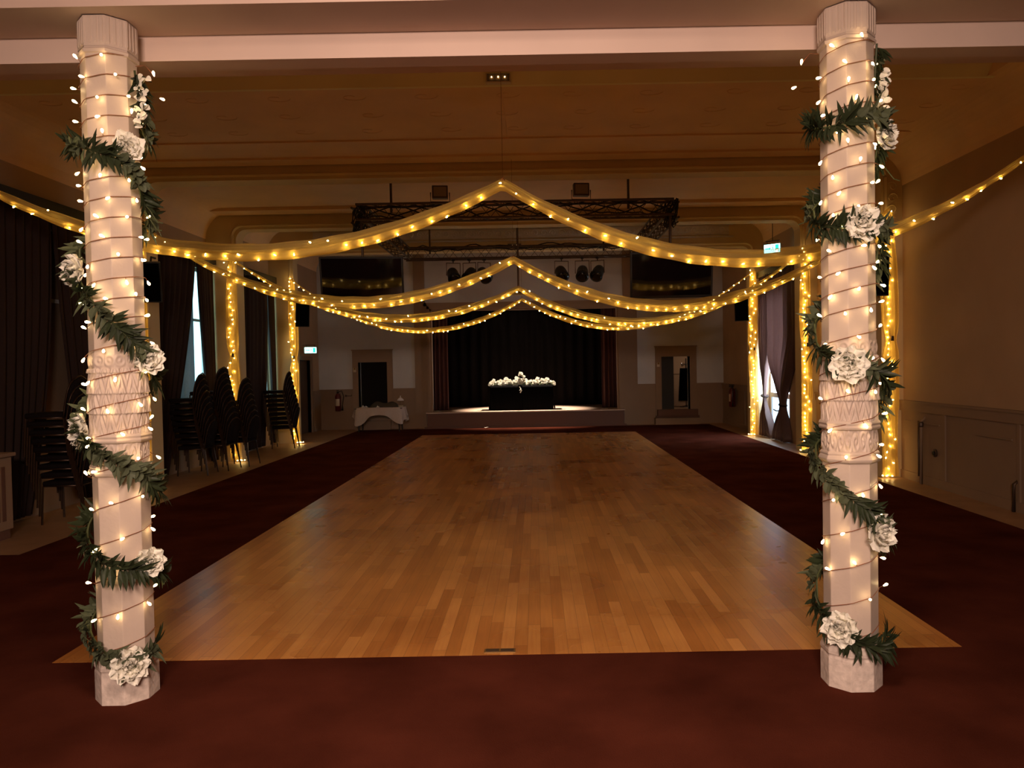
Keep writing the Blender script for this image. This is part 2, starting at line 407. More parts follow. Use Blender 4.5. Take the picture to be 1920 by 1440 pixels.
# ------------------------------------------------------------ stage
m = MB(); m.box(-3.12, 2.50, 21.6, 22.3, 0, SZ-.02); m.box(-3.2, 2.56, 21.55, 21.62, 0, .06)
st = tag(m.build('stage', 'stagefront'), 'low brown fronted stage platform at the far end of the hall', 'stage')
m = MB(); m.box(-3.15, 2.53, 21.56, 22.3, SZ-.03, SZ); m.box(-4.0, 3.3, 22.3, 24.9, SZ-.03, SZ); m.build('stage_floor', 'stagefloor', st)
m = MB(); m.box(-4.1, -4.0, 22.3, 24.9, 0, 3.9); m.box(3.3, 3.4, 22.3, 24.9, 0, 3.9); m.box(-4.1, 3.4, 24.9, 25, 0, 3.9); m.box(-4.1, 3.4, 22.3, 25, 3.9, 4.0)
struct(m.build('wall_stage', 'dark'), 'black walls of the stage box', 'wall')
m = MB()
for x0, x1, d in ((SX0-.20, SX0-.10, .10), (SX0-.10, SX0-.03, .14), (SX0-.03, SX0+.02, .06)):
    m.box(x0, x1, YB-d, YB+.05, SZ, ST+(SX0-x0)+.02)
for x0, x1, d in ((SX1-.02, SX1+.03, .06), (SX1+.03, SX1+.10, .14), (SX1+.10, SX1+.20, .10)):
    m.box(x0, x1, YB-d, YB+.05, SZ, ST+(x1-SX1)+.02)
m.box(SX0-.03, SX1+.03, YB-.06, YB+.05, ST-.02, ST+.04); m.box(SX0-.10, SX1+.10, YB-.14, YB+.05, ST+.04, ST+.12); m.box(SX0-.2, SX1+.2, YB-.10, YB+.05, ST+.12, ST+.22)
struct(m.build('trim_11', 'dado'), 'moulded brown frame around the stage opening', 'frame')
def hang(name, m_, parent, xa, xb, y, z0, z1, folds, amp, solid=.006, nz=14):
    g = MB()
    g.grid(lambda u, v: (xa + (xb-xa)*u, y + amp*math.sin(u*folds*2*PI) * (.6+.4*v) + amp*.3*math.sin(u*folds*5.1+v*2), z1 + (z0-z1)*v), max(24, int(folds*10)), nz)
    return g.build(name, m_, parent, smooth=True, solid=solid)
tag(hang('stage_curtain', 'stagecurtain', None, SX0-.05, SX0+.42, 22.5, SZ+.012, 3.6, 4, .05), 'red brown stage curtain gathered at the left of the stage', 'curtain')
tag(hang('stage_curtain', 'stagecurtain', None, SX1-.42, SX1+.05, 22.5, SZ+.012, 3.6, 4, .05), 'red brown stage curtain gathered at the right of the stage', 'curtain')
tag(hang('backdrop_curtain', 'backdrop', None, -3.9, 3.2, 24.3, SZ+.012, 3.8, 22, .05), 'black backdrop curtain across the rear of the stage', 'curtain')
# wall light mounted inside, lights the table
sp = bpy.data.lights.new('stage_spot', 'SPOT'); sp.energy = 2600; sp.color = (1, .80, .62); sp.spot_size = R(70); sp.spot_blend = .6; sp.shadow_soft_size = .05
so = bpy.data.objects.new('stage_spot', sp); C.objects.link(so); so.location = (-.35, 22.38, 3.62)
so.rotation_euler = (Vector((-.35, 22.45, .5)) - Vector(so.location)).to_track_quat('-Z', 'Y').to_euler()
t = thing('spotlight', (-.35, 22.38, 3.66), 'small dark spotlight under the top of the stage opening', 'spotlight')
MB().lathe((0, 0, 0), [(.04, 0), (.05, .02), (.05, .12), (.03, .14)], 12).build('can', 'black', t, True)
MB().box(-.015, .015, -.015, .015, .12, .24).build('bracket', 'black', t)

# doors in the back wall
def door_frame(name, x0, x1, z0, z1, ox0, ox1, oz1, label):
    m = MB(); y0 = YB-.06
    m.box(ox0, x0, y0, YB, 0, oz1); m.box(x1, ox1, y0, YB, 0, oz1); m.box(x0, x1, y0, YB, z1, oz1); m.box(x0, x1, y0, YB, 0, z0)
    m.box(ox0-.02, ox1+.02, y0-.02, YB, oz1, oz1+.03)
    m.box(x0-.02, x0, y0-.015, YB+.2, z0, z1+.02); m.box(x1, x1+.02, y0-.015, YB+.2, z0, z1+.02); m.box(x0, x1, y0-.015, YB+.2, z1, z1+.02)
    return struct(m.build(name, 'dado'), label, 'door')
dl = door_frame('door_1', -5.14, -4.31, .47, 1.94, -5.31, -4.15, 2.28, 'taupe framed doorway left of the stage, dark inside')
dr = door_frame('door_2', 3.64, 4.46, .42, 1.95, 3.47, 4.66, 2.23, 'brown framed doorway right of the stage, lit room beyond')
MB().box(-5.16, -4.29, YB+.29, YB+.33, .4, 2.0).build('door_panel', 'dark', dl)
# open door leaf (dark) covering the left of the right doorway
o_ = MB().box(3.65, 4.02, YB+.10, YB+.14, .42, 1.95).build('door_panel', 'black', dr)
m = MB(); m.box(3.42, 4.72, 21.72, YB, 0, .18); 
tag(m.build('door_step', 'dado'), 'broad step below the right doorway', 'step')
m = MB(); m.box(3.5, 4.66, 21.80, YB-.03, .24, .42); m.box(3.46, 4.72, 21.9, YB-.03, .18, .24)
tag(m.build('door_step', 'stagefront'), 'dark upper step against the sill of the right doorway', 'step')
m = MB(); m.box(-5.25, -4.2, 21.75, YB-.065, 0, .25)
tag(m.build('door_step', 'dado'), 'grey step in front of the left doorway behind the white table', 'step')
# room behind the right doorway
m = MB(); m.box(3.3, 5.6, 24.0, 24.1, 0, 2.6); m.box(5.5, 5.6, 22.3, 24, 0, 2.6); m.box(3.42, 5.6, 22.3, 24.1, 2.6, 2.7); m.box(3.42, 5.6, 22.3, 24.1, .3, .4); m.box(3.42, 5.5, 23.97, 24.0, 1.42, 1.47)
struct(m.build('wall_corridor', 'wall'), 'cream wall of the side room seen through the right doorway', 'wall')
area_light('side_room_light', (4.9, 22.9, 2.5), (4.5, 23.9, 1.2), 3.2, .3, (1, .72, .55))
t = thing('coat_stand', (4.62, 23.3, .4), 'dark coats on a stand with chrome arms inside the right doorway', 'coat stand')
MB().lathe((0, 0, 0), [(.2, 0), (.2, .02), (.02, .05), (.02, 1.5)], 12).build('pole', 'metal', t)
m = MB()
m.grid(lambda u, v: ((.17+.05*v)*math.cos(u*2*PI)*(1+.1*math.sin(u*17)), (.13+.05*v)*math.sin(u*2*PI)*(1+.1*math.sin(u*17)), 1.2 - v*1.0), 40, 8)
m.build('coat', 'blackcloth', t, True)
for k in range(4):
    a = k*PI/2+.5; m = MB(); m.tube([(0, 0, 1.3), (.08*math.cos(a), .08*math.sin(a), 1.33), (.16*math.cos(a), .16*math.sin(a), 1.27), (.18*math.cos(a), .18*math.sin(a), 1.36)], .02, 6)
    m.build('hook', 'chrome', t, True)
# light switches beside the doorways
for x, z, nm in ((-5.24, 1.72, 'left'), (3.55, 1.72, 'right')):
    t = thing('wall_light_switch', (x, YB-.06, z), 'small cream fitting on the frame of the %s end doorway' % nm, 'switch')
    MB().box(-.04, .04, -.03, 0, -.06, .06).build('plate', 'cream', t); MB().lathe((0, -.03, .03), [(.022, -.02), (.03, 0), (.02, .03)], 8).build('knob', 'brass', t)

# door on the left wall
m = MB(); m.box(XL-.14, XL-.08, 20.02, 21.13, .02, 2.0); 
d3 = struct(m.build('door_3', 'door'), 'plain dark door in the left wall below the exit sign', 'door')
m = MB(); m.box(XL-.1, XL+.05, 19.9, 20.0, 0, 2.12); m.box(XL-.1, XL+.05, 21.15, 21.25, 0, 2.12); m.box(XL-.1, XL+.05, 20, 21.15, 2.02, 2.12)
m.build('door_frame', 'dado', d3)
m = MB(); m.tube([(XL-.08, 20.15, 1.0), (XL-.03, 20.15, 1.0), (XL-.03, 20.28, 1.0)], .012); m.build('door_handle', 'metal', d3)

# ------------------------------------------------------------ windows on the left
for i, (y0, y1, z0, z1) in enumerate(WIN):
    m = MB(); x = XL-.10
    m.box(x-.03, x+.03, y0, y0+.06, z0, z1); m.box(x-.03, x+.03, y1-.06, y1, z0, z1); m.box(x-.03, x+.03, y0, y1, z0, z0+.06); m.box(x-.03, x+.03, y0, y1, z1-.06, z1)
    m.box(x-.02, x+.02, y0, y1, 2.7, 2.75); m.box(x-.02, x+.02, (y0+y1)/2-.02, (y0+y1)/2+.02, z0, z1)
    w = struct(m.build('window_%d' % (i+1), 'white'), 'tall window behind brown curtains, number %d along the left wall' % (i+1), 'window')
    MB().box(x-.012, x-.006, y0+.03, y1-.03, z0+.03, z1-.03).build('window_pane', 'dado' if i == 0 else 'day', w)
    MB().box(XL-.34, XL+.06, y0-.1, y1, z0-.05, z0).build('window_sill', 'dado', w)
    MB().box(XL, XL+.20, y0-.5, y1, 3.80, 3.95).build('pelmet', 'black', w)

def curtain(name, label, x, ya, yb, z0, z1, folds, amp, m_='curtain', group='window curtains on the left wall'):
    """ya(v), yb(v): near and far edge for v = 0 top .. 1 bottom"""
    g = MB()
    def fn(u, v):
        a, b = ya(v), yb(v)
        k = amp * (.5 + .5*min(1, abs(b-a)/.6))
        return (x + k*math.sin(u*folds*2*PI + .4*math.sin(v*3)) + k*.35*math.sin(u*folds*4.7+1+v), a + (b-a)*u, z1 + (z0-z1)*v)
    g.grid(fn, int(folds*9), 36)
    return tag(g.build(name, m_, None, smooth=True, solid=.005), label, 'curtain', group)
xc = XL+.125
curtain('curtain', 'near half of the dark curtain at the nearest left window', xc, lambda v: 8.35, lambda v: 9.75-.55*v**2, .05, 3.8, 9, .03)
curtain('curtain', 'far half of the dark curtain at the nearest left window', xc, lambda v: 9.75+.5*v**1.5, lambda v: 11.1, .05, 3.8, 7, .03)
curtain('curtain', 'near half of the dark curtain at the middle left window with wide daylight gap', xc, lambda v: 11.75, lambda v: 13.88-(1.25*v**1.3), .05, 3.8, 10, .03)
curtain('curtain', 'far half of the dark curtain at the middle left window with wide daylight gap', xc, lambda v: 13.90+.45*v**1.2, lambda v: 14.61, .05, 3.8, 6, .03)
curtain('curtain', 'near half of the dark curtain at the far left window with narrow daylight gap', xc, lambda v: 15.1, lambda v: 17.55-.42*max(0, v-.25)**.9, .05, 3.8, 10, .03)
curtain('curtain', 'far half of the dark curtain at the far left window with narrow daylight gap', xc, lambda v: 17.56+.30*max(0, v-.25), lambda v: 18.01, .05, 3.8, 7, .03)
g = MB(); g.grid(lambda u, v: (XL-.03+.012*math.sin(u*60), 12.75+1.32*u, 3.7-2.5*v), 50, 6)
tag(g.build('net_curtain', 'lining', None, True), 'pale net curtain in the gap of the middle left window', 'curtain')

# radiator cover on the left
t = thing('radiator_cover', (-5.95, 7.3, 0), 'brown box radiator cover standing against the left wall at the picture edge', 'radiator cover')
MB().box(-.33, .28, -1.0, .85, .10, .88).build('body', 'dado', t, bevel=.01); MB().box(-.33, .31, -1.03, .88, .88, .92).build('top', 'dado', t, bevel=.008)
m = MB()
for k in range(18): m.box(.28, .288, -.85+k*.09, -.80+k*.09, .2, .78)
m.build('grille', 'stagefront', t); MB().box(-.3, .26, -.97, .82, 0, .10).build('plinth', 'stagefront', t)

# ------------------------------------------------------------ glazed door and tied curtains on the right
x = XR+.14
m = MB(); y0, y1 = 16.3, 18.0
m.box(x-.03, x+.03, y0, y0+.1, .0, 3.3); m.box(x-.03, x+.03, y1-.1, y1, .0, 3.3); m.box(x-.03, x+.03, y0, y1, 3.2, 3.3); m.box(x-.04, x+.03, y0, y1, .92, 1.03); m.box(x-.03, x+.03, y0, y1, .0, .14)
m.box(x-.03, x+.03, 16.85, 16.91, 1.0, 3.3)
d4 = struct(m.build('door_4', 'white'), 'white glazed door with daylight behind the tied brown curtains on the right', 'door')
MB().box(x+.0, x+.008, y0+.05, y1-.05, 1.0, 3.25).build('door_pane', 'day2', d4)
MB().box(x+.0, x+.008, y0+.05, y1-.05, .1, .95).build('door_pane', 'day3', d4)
m = MB(); m.tube([(x-.03, 17.35, .62), (x-.09, 17.35, .62), (x-.09, 17.55, .64)], .014); m.build('door_handle', 'metal', d4)
MB().box(XR-.18, XR, 15.2, 18.0, 3.72, 3.86).build('pelmet', 'black', d4)
xr = XR-.10
def smooth(v, a, b): 
    t_ = max(0, min(1, (v-a)/(b-a))); return t_*t_*(3-2*t_)
# near panel (on the right in the picture)
def tied(name, label, e_out, e_in_top, e_tie, vt, e_in_bot, e_out_bot, xo=0):
    g = MB()
    def fn(u, v):
        if v < vt:
            s = smooth(v, vt*.62, vt)
            a = e_out + (e_tie - e_out)*smooth(v, vt*.45, vt)*.92; b = e_in_top + (e_tie - e_in_top)*s*.9
        else:
            s = smooth(v, vt, 1)
            a = e_tie + (e_out-e_tie)*.08 + (e_out_bot - e_tie)*s; b = e_tie + (e_in_top-e_tie)*.1 + (e_in_bot - e_tie)*s
        k = .07*min(1, .3 + abs(b-a)/.6)
        return (xr + xo + k*math.sin(u*6*2*PI+v) + .3*k*math.sin(u*31+2*v), a+(b-a)*u, 3.75 + (.02-3.75)*v)
    g.grid(fn, 60, 44)
    c = tag(g.build(name, 'curtain_thin', None, True, solid=.004), label, 'curtain', 'brown curtains tied back at the right glazed door')
    zt = 3.75-3.73*vt; m = MB()
    m.tube([(xr+xo+.07*math.cos(a_), e_tie+.11*math.sin(a_), zt+.02*math.sin(a_)) for a_ in [k*PI/8 for k in range(17)]], .022, 6)
    m.build('tieback', 'curtain', c, True)
    return c
tied('curtain', 'nearer satin brown curtain tied back at the glazed door on the right', 15.30, 17.28, 16.42, .79, 16.95, 16.15)
tied('curtain', 'farther satin brown curtain tied back low at the glazed door on the right', 17.98, 17.30, 17.72, .75, 17.15, 17.96)

# pipe, socket on the right wall
t = thing('heating_pipe', (XR-.09, 10.55, 0), 'slim vertical pipe running down the right wall below the dado rail', 'pipe')
m = MB(); m.tube([(0, 0, 0), (0, 0, .88), (.08, 0, .95)], .022, 8); m.build('pipe', 'dado', t, True)
m = MB(); m.tube([(.02, .10, .1), (.02, .10, .88)], .016, 8); m.build('pipe', 'metal', t, True)
MB().lathe((0, 0, .80), [(.03, 0), (.035, .02), (.035, .06), (.02, .08)], 8).build('valve', 'metal', t)
t = thing('wall_socket', (XR-.045, 10.25, .47), 'small dark round socket on the right wall beside the pipe', 'socket')
rx = Matrix.Rotation(-PI/2, 3, 'Y')
MB().lathe((0, 0, 0), [(.055, 0), (.055, .015), (.04, .025)], 14, rx).build('ring', 'metal', t); MB().lathe((-.026, 0, 0), [(.03, 0), (.03, .01)], 10, rx).build('cover', 'black', t)
t = thing('heating_pipe', (XR-.09, 8.5, 0), 'short dark pipe at the foot of the right wall near the picture edge', 'pipe')
m = MB(); m.tube([(0, 0, .01), (0, 0, .32), (.06, 0, .36)], .02, 8); m.build('pipe', 'metal', t, True)

# ------------------------------------------------------------ the two carved pillars
PY = 4.07
PILLARS = {'left': (-2.243, .92), 'right': (1.682, .92)}
RS = .150
def octr(th, r):
    """radius of an octagon with a flat towards the viewer (th = 0) and circumradius r"""
    a = ((th + PI/8) % (PI/4)) - PI/8
    return r * math.cos(PI/8) / math.cos(a)
def ang(th, r, z, cx=0, cy=0):      # th = 0 faces the viewer, growing to the right
    return (cx + r*math.sin(th), cy - r*math.cos(th), z)
def octo(mb, prof, nseg=8):
    ths = [(k+.5)*2*PI/nseg for k in range(nseg)]
    vs_ = [ang(t, octr(t, r), z) for r, z in prof for t in ths]
    fs = [(i*nseg+k, i*nseg+(k+1) % nseg, (i+1)*nseg+(k+1) % nseg, (i+1)*nseg+k) for i in range(len(prof)-1) for k in range(nseg)]
    fs += [tuple(range(nseg))[::-1], tuple((len(prof)-1)*nseg+k for k in range(nseg))]
    mb.add(vs_, fs)
def relief(mb, z0, z1, r0, bulge, hfun, nu=240, nv=90):
    def fn(u, v):
        th = u*2*PI; r = octr(th, r0) + bulge*math.sin(PI*min(1, v*1.15))
        r += hfun(u, v)
        return ang(th, r, z0+(z1-z0)*v)
    mb.grid(fn, nu, nv)
def leaf_h(u, v):
    cols = 16; rows = 4
    w = (u*cols) % 1 - .5; q = v*rows; row = int(q); fq = q % 1
    if v > .80:                               # small rosettes above the leaves
        x = ((u*cols) % 1 - .5)*1.3; y = (v-.90)*9
        d = math.hypot(x, y); return .006*math.exp(-((d-.55)/.18)**2) + .006*math.exp(-(d/.2)**2)
    if row % 2: w = ((u*cols + .5) % 1) - .5
    tip = 1 - abs(w)*2
    edge = tip - fq*.95
    h = .010*max(0, min(1, edge*3)) * (1 - .5*fq)
    h -= .006*math.exp(-(w/.05)**2) * (edge > 0)
    h += .0035*math.sin((fq*3 + abs(w)*6)*PI)
    return h
def curl_h(u, v):
    x = u*22; k = int(x); fx = x % 1 - .5; y = (v-.5)*1.2
    d = math.hypot(fx, y); a = math.atan2(y, fx)
    return .007*math.sin(d*14 - a*(1 if k % 2 else -1)) * math.exp(-(d/.55)**2) * (1 if .05 < v < .95 else 0)
for side, (px, ks) in PILLARS.items():
    t = thing('pillar', (px, PY, 0), 'octagonal cream painted pillar with carved band, %s of the two' % ('on the left' if side == 'left' else 'on the right'), 'pillar', 'pillars carrying the beam'); t.scale = (ks, ks, 1)
    m = MB(); octo(m, [(.168, .0), (.170, .012), (.170, .165), (.166, .18), (.172, .19), (.172, .205), (.158, .235), (.150, .24)]); m.build('base', 'base', t, bevel=.004)
    m = MB(); octo(m, [(RS, .235), (RS, 1.225)]); m.build('lower_shaft', 'pillar', t, bevel=.003)
    m = MB(); octo(m, [(.150, 1.205), (.166, 1.215), (.172, 1.228), (.166, 1.242), (.160, 1.248), (.164, 1.256), (.158, 1.268)]); m.build('ring', 'pillar', t, bevel=.003)
    m = MB(); relief(m, 1.26, 1.39, .152, 0, curl_h, 264, 24); m.build('scroll_band', 'pillar', t, True)
    m = MB(); octo(m, [(.150, 1.38), (.165, 1.386), (.170, 1.397), (.164, 1.408), (.170, 1.418), (.163, 1.430), (.152, 1.436)]); m.build('ring', 'pillar', t, bevel=.003)
    m = MB(); relief(m, 1.43, 1.86, .150, .008, leaf_h, 288, 110); m.build('leaf_carving', 'pillar', t, True)
    m = MB(); octo(m, [(RS-.002, 1.85), (RS-.004, 3.42)]); m.build('upper_shaft', 'pillar', t, bevel=.003)
    m = MB(); octo(m, [(.147, 3.405), (.158, 3.41), (.160, 3.425), (.152, 3.432), (.150, 3.45)])
    def flute(u, v):
        th = u*2*PI; k = (math.sin(u*2*PI*28) > -.2)
        return ang(th, octr(th, .154) + (.004 if k and .08 < v < .93 else 0), 3.44 + .155*v)
    m.grid(flute, 336, 14); m.build('capital', 'pillar', t)

# ------------------------------------------------------------ leaves, sprigs and flowers
def leaf(mb, p, d, up, L, Wd, kind):
    d = d.normalized(); s = d.cross(up)
    if s.length < 1e-3: s = d.cross(Vector((.3, 1, .2)))
    s.normalize(); nn = s.cross(d).normalized()
    if kind == 0: prof = ((0, .08), (.18, .62), (.42, 1), (.72, .68), (1, .03))
    else: prof = ((0, .12), (.18, .8), (.45, 1), (.75, .85), (1, .22))
    vs_ = []
    for a, w in prof:
        c = p + d*L*a - nn*L*.22*a*a
        vs_ += [c - s*Wd*w/2 + nn*Wd*.16*w, c, c + s*Wd*w/2 + nn*Wd*.16*w]
    fs = []
    for i in range(len(prof)-1):
        fs += [(i*3, i*3+1, i*3+4, i*3+3), (i*3+1, i*3+2, i*3+5, i*3+4)]
    mb.add(vs_, fs)
def flower_mesh(seed, rad):
    r_ = random.Random(seed); m = MB()
    for layer in range(5):
        tilt = R(18 + layer*17 + r_.uniform(-4, 4)); npet = 5 + layer
        for k in range(npet):
            a = 2*PI*k/npet + layer*.5 + r_.uniform(-.15, .15); L = rad*(.55+.09*layer)*r_.uniform(.9, 1.1); w = L*.95
            ph = r_.uniform(0, 6)
            def fn(u, v, a=a, L=L, w=w, ph=ph, tilt=tilt):
                x = (u-.5)*w*math.sin(PI*min(.93, .18+v*.75)); y = L*v
                ruff = .20*L*v*math.sin(u*3.6*PI+ph) ; cup = .38*L*(v**2) - .15*(u-.5)**2*L
                # base frame : y along petal direction, tilt from the flower axis
                dz = math.cos(tilt)*y + math.sin(tilt)*(cup+ruff)*.8; dr = math.sin(tilt)*y - math.cos(tilt)*(cup+ruff)*.8
                return (dr*math.cos(a) - x*math.sin(a), dr*math.sin(a) + x*math.cos(a), dz)
            m.grid(fn, 5, 4)
    me = bpy.data.meshes.new('flower'); me.from_pydata(m.v, [], m.f); me.materials.append(MT['petal'])
    for p in me.polygons: p.use_smooth = True
    return me
FLW = [flower_mesh(s, .105) for s in range(4)]
def put_flower(parent, p, d, sc=1.0, name='flower', spin=0):
    o = bpy.data.objects.new(name, FLW[rnd.randrange(len(FLW))]); C.objects.link(o); o.parent = parent
    q = Vector(d).normalized().to_track_quat('Z', 'Y')
    o.rotation_mode = 'QUATERNION'; o.rotation_quaternion = q; o.location = p; o.scale = (sc, sc, sc)
    return o

YF = PY - .1
def pz(side, py):       # height of a picture row on the pillar's front
    return H + (686 - py + (14 if side == 'left' else -10.6)) * YF / F
GL = {
 'left': [(80,128),(88,165),(96,210),(110,240),(180,252),(240,258),(270,262),(290,268),(330,282),(360,292),(390,302),(420,322),(445,350),(455,378),(480,400),(540,420),(610,440),(636,462),(650,505),(665,528),(690,552),(725,585),(755,622),(785,655),(805,682),(830,705),(900,728),(970,752),(995,775),(1010,800),(1040,825),(1080,852),(1120,875),(1150,893),(1165,915),(1200,930),(1290,955),(1345,980),(1365,1000),(1400,1028),(1430,1050),(1460,1062),(1520,1075),(1620,1120),(1700,1160),(1725,1182),(1760,1205),(1800,1225),(1830,1240),(1860,1238),(1885,1222)],
 'right': [(80,78),(86,110),(92,150),(120,175),(200,200),(262,222),(275,236),(300,240),(330,240),(360,230),(390,222),(410,232),(436,262),(450,290),(480,310),(560,350),(622,388),(634,415),(660,425),(690,432),(720,430),(750,428),(775,432),(800,455),(810,490),(850,520),(920,570),(975,605),(992,640),(1015,665),(1060,685),(1100,695),(1130,712),(1155,735),(1172,770),(1200,800),(1280,820),(1330,840),(1355,870),(1385,900),(1415,928),(1445,950),(1465,980),(1500,998),(1530,1028),(1580,1050),(1650,1075),(1696,1105),(1706,1140),(1735,1170),(1765,1190),(1800,1205),(1830,1210),(1865,1196)],
}
FL = {'left': [(415,280,1.0),(649,505,1.15),(807,675,1.0),(1003,808,1.15),(1512,1058,1.0),(1834,1245,1.2)],
      'right': [(428,255,1.05),(720,425,1.2),(1058,682,1.25),(1467,995,1.2),(1762,1176,1.15)]}
WHITE = {'left': [(88, 170, 130)], 'right': [(86, 150, 100)]}
for side, (px, _) in PILLARS.items():
    t = thing('flower_garland', (px, PY, 0), 'garland of green leaves and white flowers wound round the %s pillar' % side, 'garland', 'leaf garlands on the pillars')
    ctrl = [(R(a), pz(side, y)) for a, y in GL[side]]
    pts = []
    for (a0, z0), (a1, z1) in zip(ctrl[:-1], ctrl[1:]):
        n = max(1, int(abs(a1-a0)/.16))
        for k in range(n): pts.append((a0+(a1-a0)*k/n, z0+(z1-z0)*k/n))
    pts.append(ctrl[-1])
    P3 = [Vector(ang(a, .164 + .012*math.sin(a*3), z)) for a, z in pts]
    m = MB(); m.tube(P3, .006, 5); m.build('stem', 'stem', t)
    # sprigs: stretches of leaves
    step = .021; acc = 0; sprig = MB(); cnt = 0; kind = 0; made = 0
    for i in range(1, len(P3)):
        seg = P3[i]-P3[i-1]; L = seg.length; tdir = seg.normalized() if L > 0 else Vector((0, 0, 1))
        acc += L
        while acc > step:
            acc -= step
            p = P3[i] - tdir*acc
            rad = Vector((p.x, p.y, 0)).normalized()
            for q in range(5):
                side_v = tdir.cross(rad); r1 = rnd.uniform(-1, 1)
                d = rad*rnd.uniform(.05, 1.0) + side_v*(1 if q % 2 else -1)*rnd.uniform(.3, 1.1) + tdir*rnd.uniform(-.1, 1.0) + Vector((0, 0, -.25))
                if kind == 0 or rnd.random() < .3: leaf(sprig, p + rad*.005, d, rad + Vector((0, 0, .3*r1)), rnd.uniform(.070, .128), rnd.uniform(.019, .029), 0)
                elif rnd.random() < .8: leaf(sprig, p + rad*rnd.uniform(.0, .03), d, rad + Vector((rnd.uniform(-.8, .8), rnd.uniform(-.8, .8), r1)), rnd.uniform(.040, .066), rnd.uniform(.030, .050), 1)
            cnt += 1
            if cnt >= 8:
                sprig.build('leaf_sprig', 'leafd' if kind == 0 else 'leafg', t); sprig = MB(); cnt = 0; kind = 1-kind if rnd.random() < .7 else kind
    if sprig.v: sprig.build('leaf_sprig', 'leafd', t)
    for a, y, s in FL[side]:
        th = R(a); rad = Vector((math.sin(th), -math.cos(th), 0))
        if abs(math.sin(th)) > .8: rad = (rad + Vector((0, -.9, 0))).normalized()
        put_flower(t, Vector(ang(th, .172, pz(side, y))), rad + Vector((0, 0, .05)), s*.86)
    for a, y0, y1 in WHITE[side]:
        m = MB()
        for k in range(30):
            yy = y0 + (k/30-.5)*(y1*.75); p = Vector(ang(R(a+rnd.uniform(-8, 8)), rnd.uniform(.165, .19), pz(side, yy + 15)))
            leaf(m, p, Vector((rnd.uniform(-.4, 1), -.6, rnd.uniform(-.6, .6))), Vector((0, -1, .2)), .04, .035, 1)
        m.build('blossom_sprig', 'petal', t)
    # trailing tendril
    for a, y in (((88, 395), (92, 380)) if side == 'left' else ((270, 380), (90, 300))):
        ti = MB(); p0 = Vector(ang(R(a), .17, pz(side, y))); ti.tube([p0, p0 + Vector((.03*math.sin(R(a)), -.01, -.03)), p0 + Vector((.07*math.sin(R(a)), -.02, -.09)), p0 + Vector((.10*math.sin(R(a)), -.02, -.10))], .003, 4)
        ti.build('tendril', 'stem', t)

# ------------------------------------------------------------ fairy lights
def bulb_mesh(name, mt, r, L):
    m = MB(); m.lathe((0, 0, 0), [(r*.25, -L*.15), (r*.6, L*.12), (r, L*.55), (r*.9, L*.8), (r*.35, L)], 7)
    me = bpy.data.meshes.new(name); me.from_pydata(m.v, [], m.f); me.materials.append(MT[mt]); return me
B1 = bulb_mesh('bulb_small', 'bulb', .0072, .024)
B2 = bulb_mesh('bulb_amber', 'bulb2', .0078, .026)
B3 = bulb_mesh('bulb_amber_far', 'bulb2', .0095, .030)
def put_bulb(parent, mesh, p, d):
    o = bpy.data.objects.new('bulb', mesh); C.objects.link(o); o.parent = parent; o.location = p
    o.rotation_mode = 'QUATERNION'; o.rotation_quaternion = Vector(d).normalized().to_track_quat('Z', 'Y')
    return o
for side, (px, _) in PILLARS.items():
    t = thing('fairy_lights', (px, PY, 0), 'copper wired warm fairy lights wound round the %s pillar' % side, 'fairy lights', 'fairy lights on the pillars')
    w = MB(); z = 3.40; th = R(60); P_ = []; nb = 0; since = 0; bl = []
    s_ = -1
    while z > .22:
        rr = octr(th, RS*.92 + (.010 if 1.2 < z < 1.9 else 0)) + .006
        P_.append(ang(th, rr, z + .012*math.sin(th*1.0+.6) ))
        pitch = .105 if z > 2.0 else (.15 if z > 1.4 else .19)
        dth = R(11.25); th += s_*dth if side == 'left' else -dth; z -= pitch*dth/(2*PI); since += 1
        if since >= (5 if math.cos(th) > -.3 else 15) and rnd.random() < .92 and nb < 98:
            since = 0; nb += 1
            rad = Vector((math.sin(th), -math.cos(th), 0)); p = Vector(P_[-1]) + rad*.003
            tg = Vector((math.cos(th), math.sin(th), 0))
            d = rad*rnd.uniform(.3, 1) + Vector((0, 0, rnd.uniform(-1, .6))) + tg*rnd.uniform(-.7, .7)
            d.normalize(); lead = rnd.uniform(.008, .028)
            w.tube([p, p+d*lead], .0014, 3); bl.append((p+d*lead, d))
    w.tube(P_, .0022, 4)
    w.build('wire', 'wire', t)
    for p, d in bl: put_bulb(t, B1, p, d)
    # loose end clipped to the beam beside the capital
    sx = 1 if side == 'left' else -1
    w = MB(); p0 = Vector(ang(R(80*sx), .16, 3.37)); p1 = Vector((sx*.24, .0, 3.33)); w.tube([p0, (p0+p1)/2 + Vector((0, 0, .03)), p1], .0022, 4); w.build('loose_wire', 'wire', t)
    put_bulb(t, B1, p1, (0, -.5, 1)); put_bulb(t, B1, p1 + Vector((.03*sx, 0, -.12)), (sx, 0, -.4))

